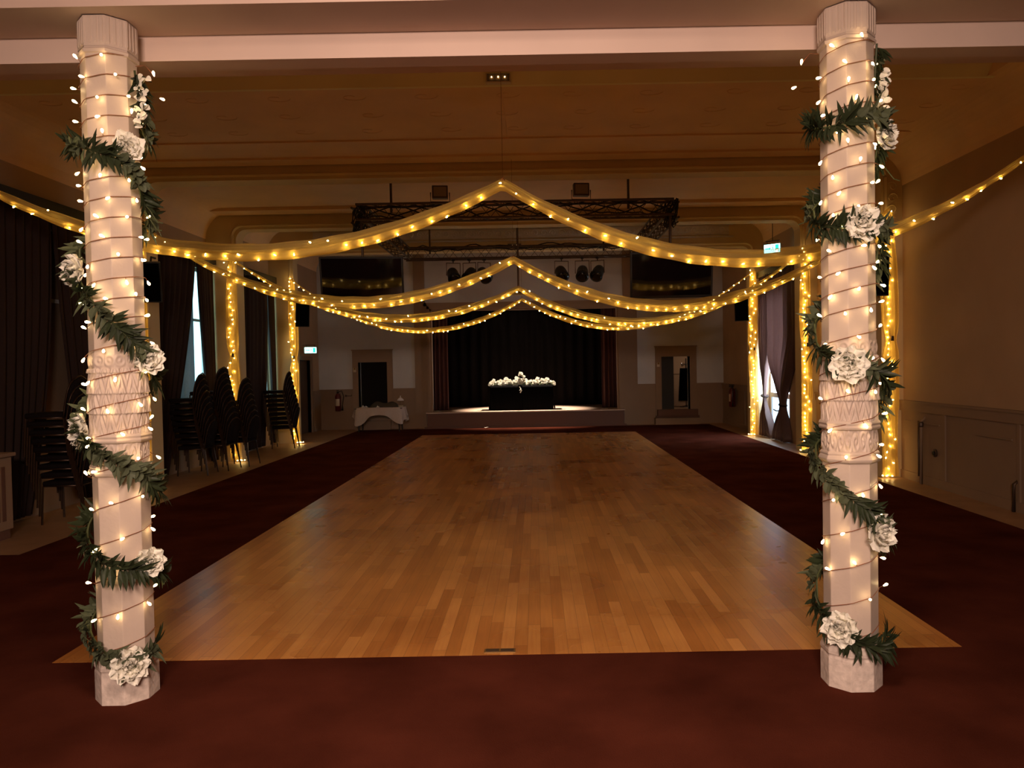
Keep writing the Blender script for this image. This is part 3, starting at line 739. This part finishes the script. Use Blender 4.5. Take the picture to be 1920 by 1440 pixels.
# ------------------------------------------------------------ swags and wall drapes
CXM = -.30
SW = [ # rib y, peak z, left low z, right low z, end z, fabric height, number of bulbs
 (7.70, 3.60, 2.95, 2.80, 4.08, .165, 66, 'first and nearest'),
 (11.10, 3.31, 2.72, 2.59, 3.95, .165, 76, 'second from the viewer'),
 (14.50, 3.24, 2.70, 2.55, 3.90, .150, 84, 'third from the viewer'),
 (17.90, 3.33, 2.63, 2.62, 3.93, .120, 90, 'fourth and farthest')]
def ends(y): return (-6.25, 5.40) if y < 8 else (-5.78, 5.20)
def swag_curve(sw):
    y, zp, zl, zr, ze = sw[:5]
    XE0, XE1 = ends(y)
    def f(s):                      # s from 0 (left end) to 1 (right end)
        x = XE0 + (XE1-XE0)*s
        if x < CXM: xe, zl_ = XE0, zl
        else: xe, zl_ = XE1, zr
        r_ = math.sqrt((zp-zl_)/(ze-zl_)); xm = (CXM + r_*xe)/(1+r_)
        a = (zp-zl_)/(CXM-xm)**2
        return Vector((x, y, zl_ + a*(x-xm)**2)), 2*a*(x-xm)
    return f
for y, zp, zl, zr, ze, hh, nb, nm in SW:
    XE0, XE1 = ends(y); f = swag_curve((y, zp, zl, zr, ze)); ph0 = rnd.uniform(0, 6)
    def hgt(s):
        x = XE0 + (XE1-XE0)*s
        k = min(abs(x-XE0), abs(x-XE1)); kk = min(abs(x-CXM), 1.0)
        return hh*(.30+.70*min(1, k/2.2))*(.80+.20*kk)
    def fn(u, v):
        p, sl = f(u); h = hgt(u); nl = 1/math.sqrt(1+sl*sl)
        ph = ph0 + u*9
        # tall rear lip running into a soft gathered tube that holds the lights
        if v < .34:
            q = v/.34; zz = h*(.55 - .60*q); yy = .020 + .012*math.sin(q*7+ph) + .006*math.sin(q*15+ph*2)
        else:
            q = (v-.34)/.66; a = R(70 - 330*q); zz = -h*.27 + h*(.25+.04*math.sin(a*5+ph))*math.sin(a); yy = (.042*min(1, h/.1)+.006*math.sin(a*4+ph*1.7))*math.cos(a)
        return (p.x, p.y + yy, p.z + zz*nl + .004*math.sin(u*160+v*5))
    m = MB(); m.grid(fn, 220, 34)
    sw_ = thing('fabric_swag', (CXM, y, 0), 'cream voile swag hung across the hall, %s' % nm, 'swag', 'cream swags across the hall')
    m.v = [(a-CXM, b-y, c) for a, b, c in m.v]
    m.build('fabric', 'voile', sw_, True)
    m = MB(); m.tube([(0, 0, zp+.03), (0, 0, 5.10 if y < 8 else 4.80 if y < 14 else 5.08)], .002, 4); m.tube([(-.02, 0, zp+.03), (0, 0, zp+.06), (.02, 0, zp+.03)], .006, 4); m.build('hanging_wire', 'wire', sw_)
    t = thing('fairy_lights', (CXM, y, 0), 'warm fairy lights running along the swag, %s' % nm, 'fairy lights', 'fairy lights in the swags')
    W_ = []; bl = []
    for k in range(nb*2+1):
        s = .006 + .988*k/(nb*2); p, sl = f(s); h = hgt(s)
        q = p + Vector((-CXM, -y-.012*math.sin(k*1.3), -h*(.27 + .10*math.sin(k*.9+ph0))))
        W_.append(q)
        if k % 2 and not (abs(s-.5) < .004): 
            d = Vector((rnd.uniform(-1, 1), -rnd.uniform(.1, .8), rnd.uniform(-1, .3))).normalized()
            bl.append((q + d*.008 + (Vector((0, -.055, h*rnd.uniform(-.1, .7))) if rnd.random() < .25 else Vector((0, 0, 0))), d))
    m = MB(); m.tube(W_, .0022, 3); m.build('wire', 'clearwire', t)
    for p, d in bl: put_bulb(t, B2 if y < 12 else B3, p, d)

def drape(x, y, label, z1=3.9, nb=46, wd=.20, far=False):
    t = thing('fabric_drape', (x, y, 0), 'cream voile drape hanging down the wall rib %s' % label, 'drape', 'cream drapes on the wall ribs')
    ph = rnd.uniform(0, 6)
    def fn(u, v):
        z = z1 + (.03-z1)*v
        k = 1 - .35*math.exp(-((z-2.04)/.12)**2)
        if z > z1-.7: k *= .55 + .45*(z1-z)/.7
        if z < 1.0: k *= .9
        w = wd*k*(1+.06*math.sin(z*4+ph))
        a = u*2*PI; f_ = 1 + .10*math.sin(a*6+ph+z*.7) + .06*math.sin(a*11+z*1.3)
        return (w*.5*math.cos(a)*f_ + .012*math.sin(z*2.3+ph), -.055 + .040*math.sin(a)*f_, z)
    m = MB(); m.grid(fn, 56, 60); m.build('fabric', 'voile', t, True)
    m = MB(); m.cbox((0.01, -.105, 2.06), (.035, .03, .07)); m.build('clip', 'metal', t)
    m = MB(); m.tube([(0, 0, z1+.02), (0, .02, z1-.1), (0, -.03, z1-.1)], .008, 5); m.build('hook', 'metal', t)
    t2 = thing('fairy_lights', (x, y, 0), 'warm fairy lights hanging down the drape %s' % label, 'fairy lights', 'fairy lights on the wall drapes')
    W_ = []; n = nb*2; bl = []
    for k in range(n+1):
        z = z1 + .02 + (.05-z1)*k/n
        q = Vector((-.035 + .02*math.sin(k*.37+ph) + (.06 if k % 7 == 3 else 0), -.065, z)); W_.append(q)
        if k % 2 == 0 and z > .1: 
            d = Vector((rnd.uniform(-1, 1), -rnd.uniform(.2, .9), rnd.uniform(-1, .3))).normalized(); bl.append((q+d*.006 + (Vector((rnd.choice((-.05, .05)), -.045, 0)) if rnd.random() < .18 else Vector((0, 0, 0))), d))
    sx = 1 if x < 0 else -1
    for k in range(9):                    # the rest of the string lies on the floor
        q = Vector((.02+sx*.02*k, -.09-.03*math.sin(k*1.7), .03)); W_.append(q)
        if k % 2: bl.append((q + Vector((0, 0, .008)), Vector((sx, -.4, .3))))
    m = MB(); m.tube(W_, .0022, 3); m.build('wire', 'clearwire', t2)
    for p, d in bl: put_bulb(t2, B3 if far else B2, p, d)
drape(-5.80, 11.21, 'on the left, behind the left pillar')
drape(-5.80, 14.61, 'on the left between the two daylit windows')
drape(-5.72, 18.01, 'on the left beside the far tall window', far=True)
drape(5.22, 11.21, 'on the right just beyond the right pillar', wd=.24)
drape(5.20, 14.61, 'on the right before the glazed door', nb=50, far=True)
drape(5.16, 18.01, 'on the right beyond the glazed door', nb=50, far=True)

# ------------------------------------------------------------ lighting truss
def lattice(mb, p0, p1, s=.24, n=16, rc=.020, rl=.008):
    p0 = Vector(p0); p1 = Vector(p1); d = (p1-p0).normalized(); a = d.cross(Vector((0, 0, 1))).normalized(); b = Vector((0, 0, 1))
    cs = [a*s/2+b*s/2, -a*s/2+b*s/2, -a*s/2-b*s/2, a*s/2-b*s/2]
    for c in cs: mb.tube([p0+c, p1+c], rc, 6)
    for k in range(4):
        c0, c1 = cs[k], cs[(k+1) % 4]; pts = []
        for q in range(n+1): pts.append(p0 + (p1-p0)*q/n + (c0 if q % 2 else c1))
        mb.tube(pts, rl, 4)
TX0, TX1, TY0, TY1, TZ = -2.79, 2.22, 12.1, 16.5, 4.22
t = thing('lighting_truss', (0, 0, 0), 'dark square lattice truss frame hung below the ceiling', 'truss')
for a, b, n_ in (((TX0, TY0, TZ), (TX1, TY0, TZ), 26), ((TX0, TY1, TZ), (TX1, TY1, TZ), 26), ((TX0, TY0+.12, TZ), (TX0, TY1-.12, TZ), 20), ((TX1, TY0+.12, TZ), (TX1, TY1-.12, TZ), 20)):
    m = MB(); lattice(m, a, b, n=n_); m.build('truss_beam', 'metal', t)
for x, y in ((-2.25, TY0), (1.52, TY0), (-2.25, TY1), (1.52, TY1)):
    zc = 4.80 if y < 14 else 5.08
    m = MB(); m.tube([(x, y, TZ), (x, y, zc)], .02, 6); m.cbox((x, y, zc-.03), (.12, .08, .03)); m.build('hanger', 'metal', t)
cb = MB()
for k in range(4):                                       # cables slung through the truss
    r_ = random.Random(k); pts = []
    for q in range(40):
        x = TX0 + (TX1-TX0)*q/39; pts.append((x, TY0 + .06*math.sin(q*.7+k) , TZ + .14*math.sin(q*.45+k*1.7)*r_.uniform(.5, 1) + .02))
    cb.tube(pts, .011, 4)
for k in range(2):
    r_ = random.Random(k+9); cb.tube([(TX0 + (TX1-TX0)*q/39, TY1 + .05*math.sin(q*.6+k), TZ+.12+.08*math.sin(q*.5+k*2)*r_.uniform(.4, 1)) for q in range(40)], .012, 4)
for sx in (TX0, TX1):
    for j in range(3):
        cb.tube([(sx+.10*math.sin(k*1.1+j), TY0+.02*k, TZ + .22*math.sin(k*.9+j*2)-.05) for k in range(16)], .012, 4)
    cb.tube([(sx+.12*math.sin(q*.8), TY0+(TY1-TY0)*q/24, TZ+.1+.06*math.sin(q*1.3)) for q in range(25)], .02, 5)
tag(cb.build('power_cable', 'black'), 'black power cables slung along the lighting truss', 'cable')

def stage_light(x, rz, label):
    t = thing('stage_light', (x, TY1, TZ-.14), label, 'stage light', 'stage lights below the rear truss', rz)
    m = MB(); m.tube([(0, 0, .03), (0, 0, -.06)], .012, 6); m.cbox((0, 0, .0), (.06, .06, .05)); m.build('clamp', 'black', t)
    m = MB(); m.tube([(-.15, 0, -.34), (-.15, 0, -.07), (.15, 0, -.07), (.15, 0, -.34)], .011, 5); m.build('yoke', 'metal', t)
    rot = Matrix.Rotation(R(125), 3, 'X')
    m = MB(); m.lathe((0, 0, -.34), [(.05, -.20), (.11, -.17), (.125, -.08), (.13, .08), (.145, .14)], 20, rot); m.build('can', 'black', t, True)
    m = MB(); m.lathe(Vector((0, 0, -.34)) + rot @ Vector((0, 0, .142)), [(.12, 0), (.11, .012), (.02, .02)], 20, rot); m.build('lens', 'screen', t, True)
for x, rz, l in ((-1.75, .3, 'leftmost of the six black stage lights on the rear truss'), (-1.40, -.3, 'second black stage light from the left on the rear truss'), (-1.08, .5, 'third black stage light from the left, tilted to the side'),
                 (.60, .2, 'fourth black stage light, left one of the right hand trio'), (1.05, -.1, 'fifth black stage light, middle one of the right hand trio'), (1.38, -.4, 'rightmost of the six black stage lights on the rear truss')):
    stage_light(x, rz, l)
for x, s in ((-1.47, 'left'), (.77, 'right')):
    t = thing('flood_light', (x, TY0, TZ+.14), 'square flood light standing on top of the front truss, %s one' % s, 'flood light', 'flood lights on the front truss', .1)
    m = MB(); m.cbox((0, 0, .17), (.25, .13, .20)); m.cbox((0, .09, .17), (.17, .06, .14)); hs_ = m.build('housing', 'metal', t, bevel=.01)
    MB().cbox((0, -.068, .17), (.20, .008, .15)).build('glass', 'dado', hs_)
    m = MB(); m.tube([(-.15, 0, .17), (-.15, 0, 0.02), (.15, 0, 0.02), (.15, 0, .17)], .010, 5); m.build('bracket', 'metal', t)

# televisions on rods from the truss
for x, s, rz in ((-2.73, 'left', R(6)), (2.18, 'right', R(-4))):
    t = thing('television', (x, 12.1, 0), 'large black television hanging from the %s end of the truss' % s, 'television', 'televisions below the truss')
    m = MB(); m.tube([(0, 0, TZ-.1), (0, .05, 3.35)], .022, 6); m.cbox((0, .03, 3.35), (.3, .04, .3)); m.build('mount_pole', 'metal', t)
    M_ = Matrix.Translation((0, -.03, 3.16)) @ Matrix.Rotation(rz, 4, 'Z') @ Matrix.Rotation(R(14), 4, 'X')
    m = MB(); m.cbox((0, 0, 0), (1.30, .06, .74)); m.v = [M_ @ Vector(v) for v in m.v]; cs_ = m.build('casing', 'black', t, bevel=.008)
    m = MB(); m.cbox((0, -.034, .01), (1.24, .006, .67)); m.v = [M_ @ Vector(v) for v in m.v]; m.build('screen', 'screen', cs_)
# pole and small projector in the middle
t = thing('projector', (-.33, 15.6, 0), 'small cream projector hanging on a dark pole in the middle of the hall', 'projector')
m = MB(); m.tube([(0, .12, 5.05), (0, .12, 3.40), (.05, .05, 3.34)], .022, 6); m.build('pole', 'metal', t)
m = MB(); m.cbox((0, 0, 3.27), (.30, .24, .12)); m.build('body', 'cream', t, bevel=.012)
m = MB(); m.lathe((-.07, -.12, 3.27), [(.035, 0), (.03, .03)], 12, Matrix.Rotation(PI/2, 3, 'X')); m.build('lens', 'screen', t)
m = MB(); m.cbox((.06, -.123, 3.27), (.12, .006, .07)); m.build('vent', 'metal', t)
# small fitting on the near rib
t = thing('emergency_light', (-.345, 8.22, 4.84), 'small framed emergency light fitting in the middle of the light-tinted ceiling fascia', 'light fitting')
m = MB(); m.box(-.135, .135, -.05, .03, -.05, .05); m.build('housing', 'cream', t, bevel=.006)
MB().box(-.12, .12, -.058, -.048, -.038, .038).build('cover', 'metal', t)
for k in (-1, 0, 1):
    MB().lathe((k*.07, -.065, .0), [(.003, -.005), (.006, 0), (.003, .005)], 8).build('glow_bead', 'bulb2', t)  # small glowing beads for the bright specks on the cover
t = thing('emergency_light', (-.45, 17.98, 4.60), 'small dark fitting with two points of light on the far ceiling rib', 'light fitting')
m = MB(); m.box(-.16, .16, -.05, .0, -.04, .04); m.build('housing', 'metal', t)
for k in (-1, 1): MB().lathe((k*.05, -.06, 0), [(.005, -.006), (.009, 0), (.005, .006)], 8).build('glow_bead', 'bulb', t)

# speakers
def speaker(x, y, z, rz, tilt, label):
    t = thing('speaker', (x, y, z), label, 'speaker', 'black speakers on the wall ribs')
    M_ = Matrix.Rotation(rz, 4, 'Z') @ Matrix.Rotation(R(tilt), 4, 'X')
    m = MB(); m.add([(-.16, -.12, -.29), (.16, -.12, -.29), (.11, .14, -.29), (-.11, .14, -.29), (-.16, -.12, .29), (.16, -.12, .29), (.11, .14, .29), (-.11, .14, .29)], [(0,3,2,1),(4,5,6,7),(0,1,5,4),(1,2,6,5),(2,3,7,6),(3,0,4,7)])
    m.v = [M_ @ Vector(v) for v in m.v]; cb_ = m.build('cabinet', 'black', t, bevel=.01)
    m = MB(); m.cbox((0, -.125, 0), (.28, .012, .54)); m.v = [M_ @ Vector(v) for v in m.v]; m.build('grille', 'blackcloth', cb_)
    m = MB(); m.tube([(0, .0, .28), (0, .02, .36), (0, .14, .36)], .016, 6); m.build('bracket', 'black', t)
speaker(-5.56, 11.03, 3.07, R(15), 10, 'black speaker high on the left wall just right of the left pillar')
speaker(-5.46, 17.80, 3.07, R(25), 14, 'black speaker high on the far left wall above the exit sign')
speaker(4.86, 17.80, 3.02, R(-20), 14, 'black speaker high on the far right wall left of the lit drape')
speaker(5.02, 11.15, 2.98, R(-15), 8, 'black speaker high on the right wall hidden behind the right pillar')

# exit signs
def exit_sign(loc, rz, label, tiltz=0):
    t = thing('exit_sign', loc, label, 'exit sign', None, rz)
    m = MB(); m.box(-.19, .19, -.03, .03, -.10, .10); m.build('housing', 'white', t, bevel=.006)
    MB().box(-.175, .175, -.036, -.030, -.088, .088).build('sign_panel', 'exit', t)
    m = MB(); y = -.040
    m.box(-.155, -.06, y, y+.003, -.012, .012)                      # arrow
    m.add([(-.06, y, .04), (-.06, y, -.04), (-.02, y, 0)], [(0, 1, 2)])
    m.tube([(.02, y, .045), (.02, y, .012), (.045, y, -.03), (.03, y, -.065)], .007, 4); m.tube([(.02, y, .012), (-.002, y, -.03), (-.018, y, -.05)], .007, 4)
    m.tube([(.045, y, .01), (.02, y, .035), (.0, y, .01)], .006, 4); m.lathe((.026, y, .062), [(.004, -.012), (.012, 0), (.004, .012)], 8)
    m.box(.075, .15, y, y+.003, -.075, .075)
    m.build('pictogram', 'exitmark', t)
    m = MB(); m.tube([(-.12, 0, .1), (-.12, .0, .16)], .006, 4); m.tube([(.12, 0, .1), (.12, 0, .16)], .006, 4); m.box(-.15, .15, -.02, .02, .155, .17); m.tube([(0, 0, .16), (0, 0, 5.07-loc[2])] if loc[0] > 0 else [(0, 0, .16), (-.22, .12, .16)], .008, 5); m.build('bracket', 'metal', t)
    t.scale = (.85,)*3 if loc[0] < 0 else (1, 1, 1)
    if loc[0] > 0: t.rotation_euler[1] = 0
exit_sign((XL+.26, 20.35, 2.28), R(22), 'glowing exit sign above the dark door at the left rear')
exit_sign((5.14, 16.35, 4.18), R(-40), 'glowing exit sign hung high on the right near the ceiling')

# fire extinguishers
def extinguisher(loc, rz, label):
    t = thing('fire_extinguisher', loc, label, 'fire extinguisher', None, rz)
    m = MB(); m.lathe((0, 0, 0), [(.07, 0), (.085, .02), (.085, .42), (.06, .48), (.03, .51)], 18); m.build('body', 'red', t, True)
    m = MB(); m.cbox((0, -.02, .55), (.03, .12, .025)); m.cbox((0, -.01, .59), (.03, .14, .02)); m.lathe((0, 0, .5), [(.03, 0), (.03, .06)], 10); m.build('handle', 'black', t)
    m = MB(); m.tube([(.02, 0, .55), (.12, -.02, .58), (.17, -.02, .42), (.13, -.02, .15)], .012, 6); m.tube([(.13, -.02, .15), (.125, -.02, .02)], [.012, .03], 8); m.build('hose', 'black', t, True)
    m = MB(); m.grid(lambda u, v: (.0865*math.sin((u-.5)*1.6), -.0865*math.cos((u-.5)*1.6), .15+.2*v), 8, 2); m.build('label_panel', 'cream', t)
    m = MB(); m.box(-.04, .04, .08, .12, .2, .5); m.build('bracket', 'metal', t)
extinguisher((-5.72, YB-.17, .55), 0, 'red fire extinguisher on the end wall left of the left doorway')
extinguisher((XR-.17, 20.4, .55), R(-90), 'dark red fire extinguisher on the far right wall')
t = thing('wall_hook', (-5.42, YB-.04, .98), 'small dark bracket on the wall beside the left fire extinguisher', 'bracket')
m = MB(); m.tube([(-.1, 0, 0), (.08, -.06, 0), (.08, -.06, .04)], .008, 5); m.cbox((-.1, 0, 0), (.05, .02, .06)); m.build('arm', 'metal', t)

# ------------------------------------------------------------ stacked chairs
def make_chair():
    t = thing('stacking_chair', (0, 0, 0), '', 'chair')
    m = MB(); m.cbox((-.225, 0, .475), (.43, .43, .055)); m.build('seat', 'chairpad', t, True, bevel=.018)
    def arch(w, h):  # half width at height fraction
        return w*(1 if h < .55 else math.sqrt(max(0, 1-((h-.55)/.45)**2))**.9)
    m = MB(); n = 14; vs_ = []
    for j in range(n+1):
        h = j/n; w = max(.02, arch(.19, h)*(.9+.1*min(1, h*3))); z = .50 + .41*h; x0 = .01 + .09*h**1.3
        vs_ += [(x0-.022, -w, z), (x0-.030, 0, z), (x0-.022, w, z), (x0+.022, w, z), (x0+.016, 0, z), (x0+.022, -w, z)]
    fs = [(j*6+k, j*6+(k+1) % 6, (j+1)*6+(k+1) % 6, (j+1)*6+k) for j in range(n) for k in range(6)] + [tuple(range(6))[::-1], tuple(n*6+k for k in range(6))]
    m.add(vs_, fs); m.build('backrest', 'chairpad', t, True)
    m = MB(); pts = [(0.0, -.21, .44)] + [(.01+.09*(j/10)**1.3, -max(0, arch(.212, j/10)), .50+.43*j/10) for j in range(11)]
    pts2 = [(a, -b, c) for a, b, c in pts[::-1]]
    m.tube(pts + pts2[1:], .011, 6); m.build('back_frame', 'chairframe', t, True)
    m = MB(); m.tube([(-.43, -.205, .445), (-.43, .205, .445), (0, .205, .445), (0, -.205, .445), (-.43, -.205, .445)], .011, 6); m.build('seat_frame', 'chairframe', t, True)
    for s in (-1, 1):
        m = MB(); m.tube([(-.43, s*.205, .445), (-.44, s*.235, .0)], .012, 6); m.build('leg', 'chairframe', t)
        m = MB(); m.tube([(0, s*.205, .445), (.055, s*.235, .0)], .012, 6); m.build('leg', 'chairframe', t)
    return t
proto = make_chair()
ORD = ['bottom', 'second from the floor', 'third from the floor', 'fourth from the floor', 'fifth from the floor', 'sixth from the floor', 'seventh from the floor', 'eighth from the floor', 'topmost', 'topmost']
STK = [((-5.36, 9.05), 9, 'in the nearest stack, beside the left pillar', R(4)),
       ((-5.62, 12.95), 9, 'in the nearest of the three middle stacks', R(3)),
       ((-5.46, 13.50), 10, 'in the tallest of the three middle stacks', R(-5)),
       ((-5.31, 14.05), 8, 'in the farthest of the three middle stacks', R(-3)),
       ((-5.50, 17.15), 9, 'in the stack below the far left window', R(5))]
first = True
for (x, y), n, where, rz in STK:
    for k in range(n):
        loc = (x - .022*k*math.cos(rz), y - .022*k*math.sin(rz), .012*0 + .10*k)
        if first: c = proto; c.location = loc; c.rotation_euler[2] = rz; first = False
        else: c = dup_tree(proto, loc, rz)
        name = 'topmost' if k == n-1 else ORD[k] if k < 8 else 'ninth from the floor'
        c['label'] = 'stacking chair, %s %s' % (name, where); c['group'] = 'chairs ' + where
t_ = None

# ------------------------------------------------------------ tables
def table(loc, w, d, h, label, lm, round_=False):
    t = thing('folding_table' if not round_ else 'side_table', loc, label, 'table')
    MB().box(-w/2, w/2, -d/2, d/2, h-.03, h).build('tabletop', 'door', t)
    for sx in (-1, 1):
        for sy in (-1, 1):
            m = MB(); m.tube([(sx*(w/2-.12), sy*(d/2-.08), h-.03), (sx*(w/2-.09), sy*(d/2-.06), 0)], .018, 6); m.build('leg', lm, t)
    return t
table((-.42, 22.35, SZ), 1.80, .62, .70, 'long table on the stage under black cloth and white flowers', 'metal')
m = MB(); zt = SZ+.705; x0, x1, y0, y1 = -1.34, .50, 22.02, 22.68
m.box(x0, x1, y0, y1, zt, zt+.012)
cl = m.build('tablecloth', 'blackcloth')
tag(cl, 'black cloth covering the table on the stage down to the floor', 'tablecloth')
def skirt(xa, ya, xb, yb, k, nm, parent, mt='blackcloth', z0=SZ+.008, flare=.04):
    g = MB(); dx, dy = xb-xa, yb-ya; L = math.hypot(dx, dy); nx, ny = dy/L, -dx/L
    g.grid(lambda u, v: (xa+dx*u+nx*(.015*math.sin(u*k)*v+flare*v), ya+dy*u+ny*(.015*math.sin(u*k)*v+flare*v), zt+.01+(z0-zt)*v), int(L*40), 10)
    return g.build(nm, mt, parent, True, solid=.004)
skirt(x0, y0, x0+.93, y0, 40, 'front_cloth', cl); skirt(x0+.93, y0, x1, y0, 35, 'front_cloth', cl)
skirt(x1, y0, x1, y1, 30, 'side_cloth', cl); skirt(x0, y1, x0, y0, 30, 'side_cloth', cl)
m = MB(); m.tube([(x0+.86, y0-.03, zt-.02), (x0+.90, y0-.05, zt-.10), (x0+.86, y0-.05, zt-.13)], .018, 5); m.tube([(x0+.92, y0-.05, zt-.12), (x0+.88, y0-.06, zt-.2)], .018, 5)
tag(m.build('ribbon', 'petal'), 'small white ribbon hanging down the front of the black tablecloth', 'ribbon')
def arrangement(cx, wid, hgt, n, label, seed):
    r_ = random.Random(seed); t = thing('flower_arrangement', (cx, 22.22, zt+.014), label, 'flowers', 'white flowers along the stage table')
    m = MB()
    for k in range(int(wid*140)):
        p = Vector((r_.uniform(-wid/2, wid/2), r_.uniform(-.12, .12), r_.uniform(.0, .05)))
        leaf(m, p, Vector((r_.uniform(-1, 1), r_.uniform(-1, 0), r_.uniform(0, .6))), Vector((0, 0, 1)), .08, .03, 0)
    m.build('foliage', 'leafg', t)
    for k in range(n):
        u = r_.uniform(-1, 1); x = u*wid/2
        z = (hgt*math.sqrt(max(0, 1-u*u))*r_.uniform(.1, 1.0)) + .01
        yv = r_.uniform(-.13, .08)
        d = Vector((u*.6, -1+r_.uniform(-.2, .4), .5))
        put_flower(t, Vector((x, yv, z)), d, r_.uniform(.45, .66))
    return t
arrangement(-.97, .80, .19, 36, 'low run of white and cream flowers on the left half of the stage table', 3)
arrangement(.13, .80, .19, 34, 'low run of white and cream flowers on the right half of the stage table', 4)
arrangement(-.42, .42, .34, 30, 'domed white bouquet standing highest in the middle of the stage table', 5)
t = thing('petal_scatter', (-1.45, 21.3, .012), 'small white petal lying on the red carpet in front of the stage', 'petal')
m = MB(); leaf(m, Vector((0, 0, .01)), Vector((1, .3, .5)), Vector((0, 0, 1)), .09, .07, 1); leaf(m, Vector((.02, 0, .01)), Vector((-1, .3, .6)), Vector((0, 0, 1)), .06, .05, 1); m.build('petal', 'petal', t)
for x, s in ((1.95, 'right'), (-2.85, 'left')):
    t = thing('petal_scatter', (x, 21.75, SZ), 'small pale scrap lying near the %s front edge of the stage' % s, 'petal')
    m = MB(); leaf(m, Vector((0, 0, .01)), Vector((1, .3, .3)), Vector((0, 0, 1)), .12, .07, 1); leaf(m, Vector((0, 0, .01)), Vector((-1, .1, .3)), Vector((0, 0, 1)), .10, .06, 1); m.build('petal', 'petal', t)

# small side table with a scalloped white cloth
sx, sy = -4.34, 21.05
table((sx, sy, .010), 1.30, .60, .66, 'side table left of the stage under a draped white cloth', 'black')
m = MB(); zt2 = .682
def clothfn(u, v):                 # closed skirt round an oblong top
    a = u*2*PI; ca, sa = math.cos(a), math.sin(a)
    k = (abs(ca)**5+abs(sa)**5)**(-1/5)
    w, d = .69, .34
    sc = 1 + (.06 + .05*math.sin(a*13))*v
    drop = .20 + sum(g_*math.exp(-((a-c_)/.30)**2) for c_, g_ in ((4.02, .30), (3.2, .10), (5.45, .26), (.45, .2), (2.6, .2), (6.1, .2)))
    return (w*ca*k*sc, d*sa*k*sc, zt2 - drop*v)
m.grid(clothfn, 200, 10)
n0 = len(m.v); m.add([clothfn(k/200, 0) for k in range(200)], [tuple(range(200))]); m.v = [(a+sx, b+sy, c) for a, b, c in m.v]
tag(m.build('tablecloth', 'cloth', None, True), 'white cloth with hanging corners draped over the side table', 'tablecloth')
zt2 += .004
t = thing('folded_cover', (sx+.12, sy-.02, zt2), 'dark rumpled bundle lying on the white side table', 'bundle')
def bun(u, v):
    x = (u-.5)*.80; yv = (v-.5)*.34
    z = .15*(1-abs(2*u-1)**4)*(1-abs(2*v-1)**4)*(.85+.25*math.sin(u*9)+.1*math.sin(v*11+u*5))
    return (x, yv, z)
m = MB(); m.grid(bun, 30, 14); m.build('bundle', 'khaki', t, True)
t = thing('glass_cloche', (sx+.56, sy+.02, zt2), 'small lantern with a white domed top at the right end of the side table', 'lantern')
m = MB(); m.lathe((0, 0, 0), [(.07, 0), (.075, .02), (.06, .03)], 16); m.build('base', 'cream', t, True)
m = MB()
for k in range(6): m.tube([(.06*math.cos(k*PI/3), .06*math.sin(k*PI/3), .02), (.06*math.cos(k*PI/3), .06*math.sin(k*PI/3), .17)], .006, 4)
m.build('frame', 'dado', t); m = MB(); m.lathe((0, 0, .165), [(.095, 0), (.085, .03), (.05, .07), (.012, .09), (.012, .11), (.02, .125), (.005, .14)], 16); m.build('dome', 'white', t, True)
for x, s, nm in ((-.42, .8, 'left'), (-.34, .6, 'centre'), (-.02, .6, 'right')):
    t = thing('napkin', (sx+x, sy-.24, zt2), 'crumpled white napkin on the front of the side table, %s one' % nm, 'napkin')
    m = MB(); m.grid(lambda u, v: ((u-.5)*.16*s, (v-.5)*.12*s, .005+.06*s*math.sin(u*PI)*math.sin(v*PI)*(1+.4*math.sin(u*11+v*7))), 12, 10); m.build('napkin', 'white', t, True)
t = thing('bowl', (sx-.30, sy+.02, zt2), 'dark shallow tray on the left of the side table', 'tray')
m = MB(); m.lathe((0, 0, 0), [(.10, 0), (.17, .025), (.165, .03), (.10, .01)], 20); m.build('tray', 'black', t, True)
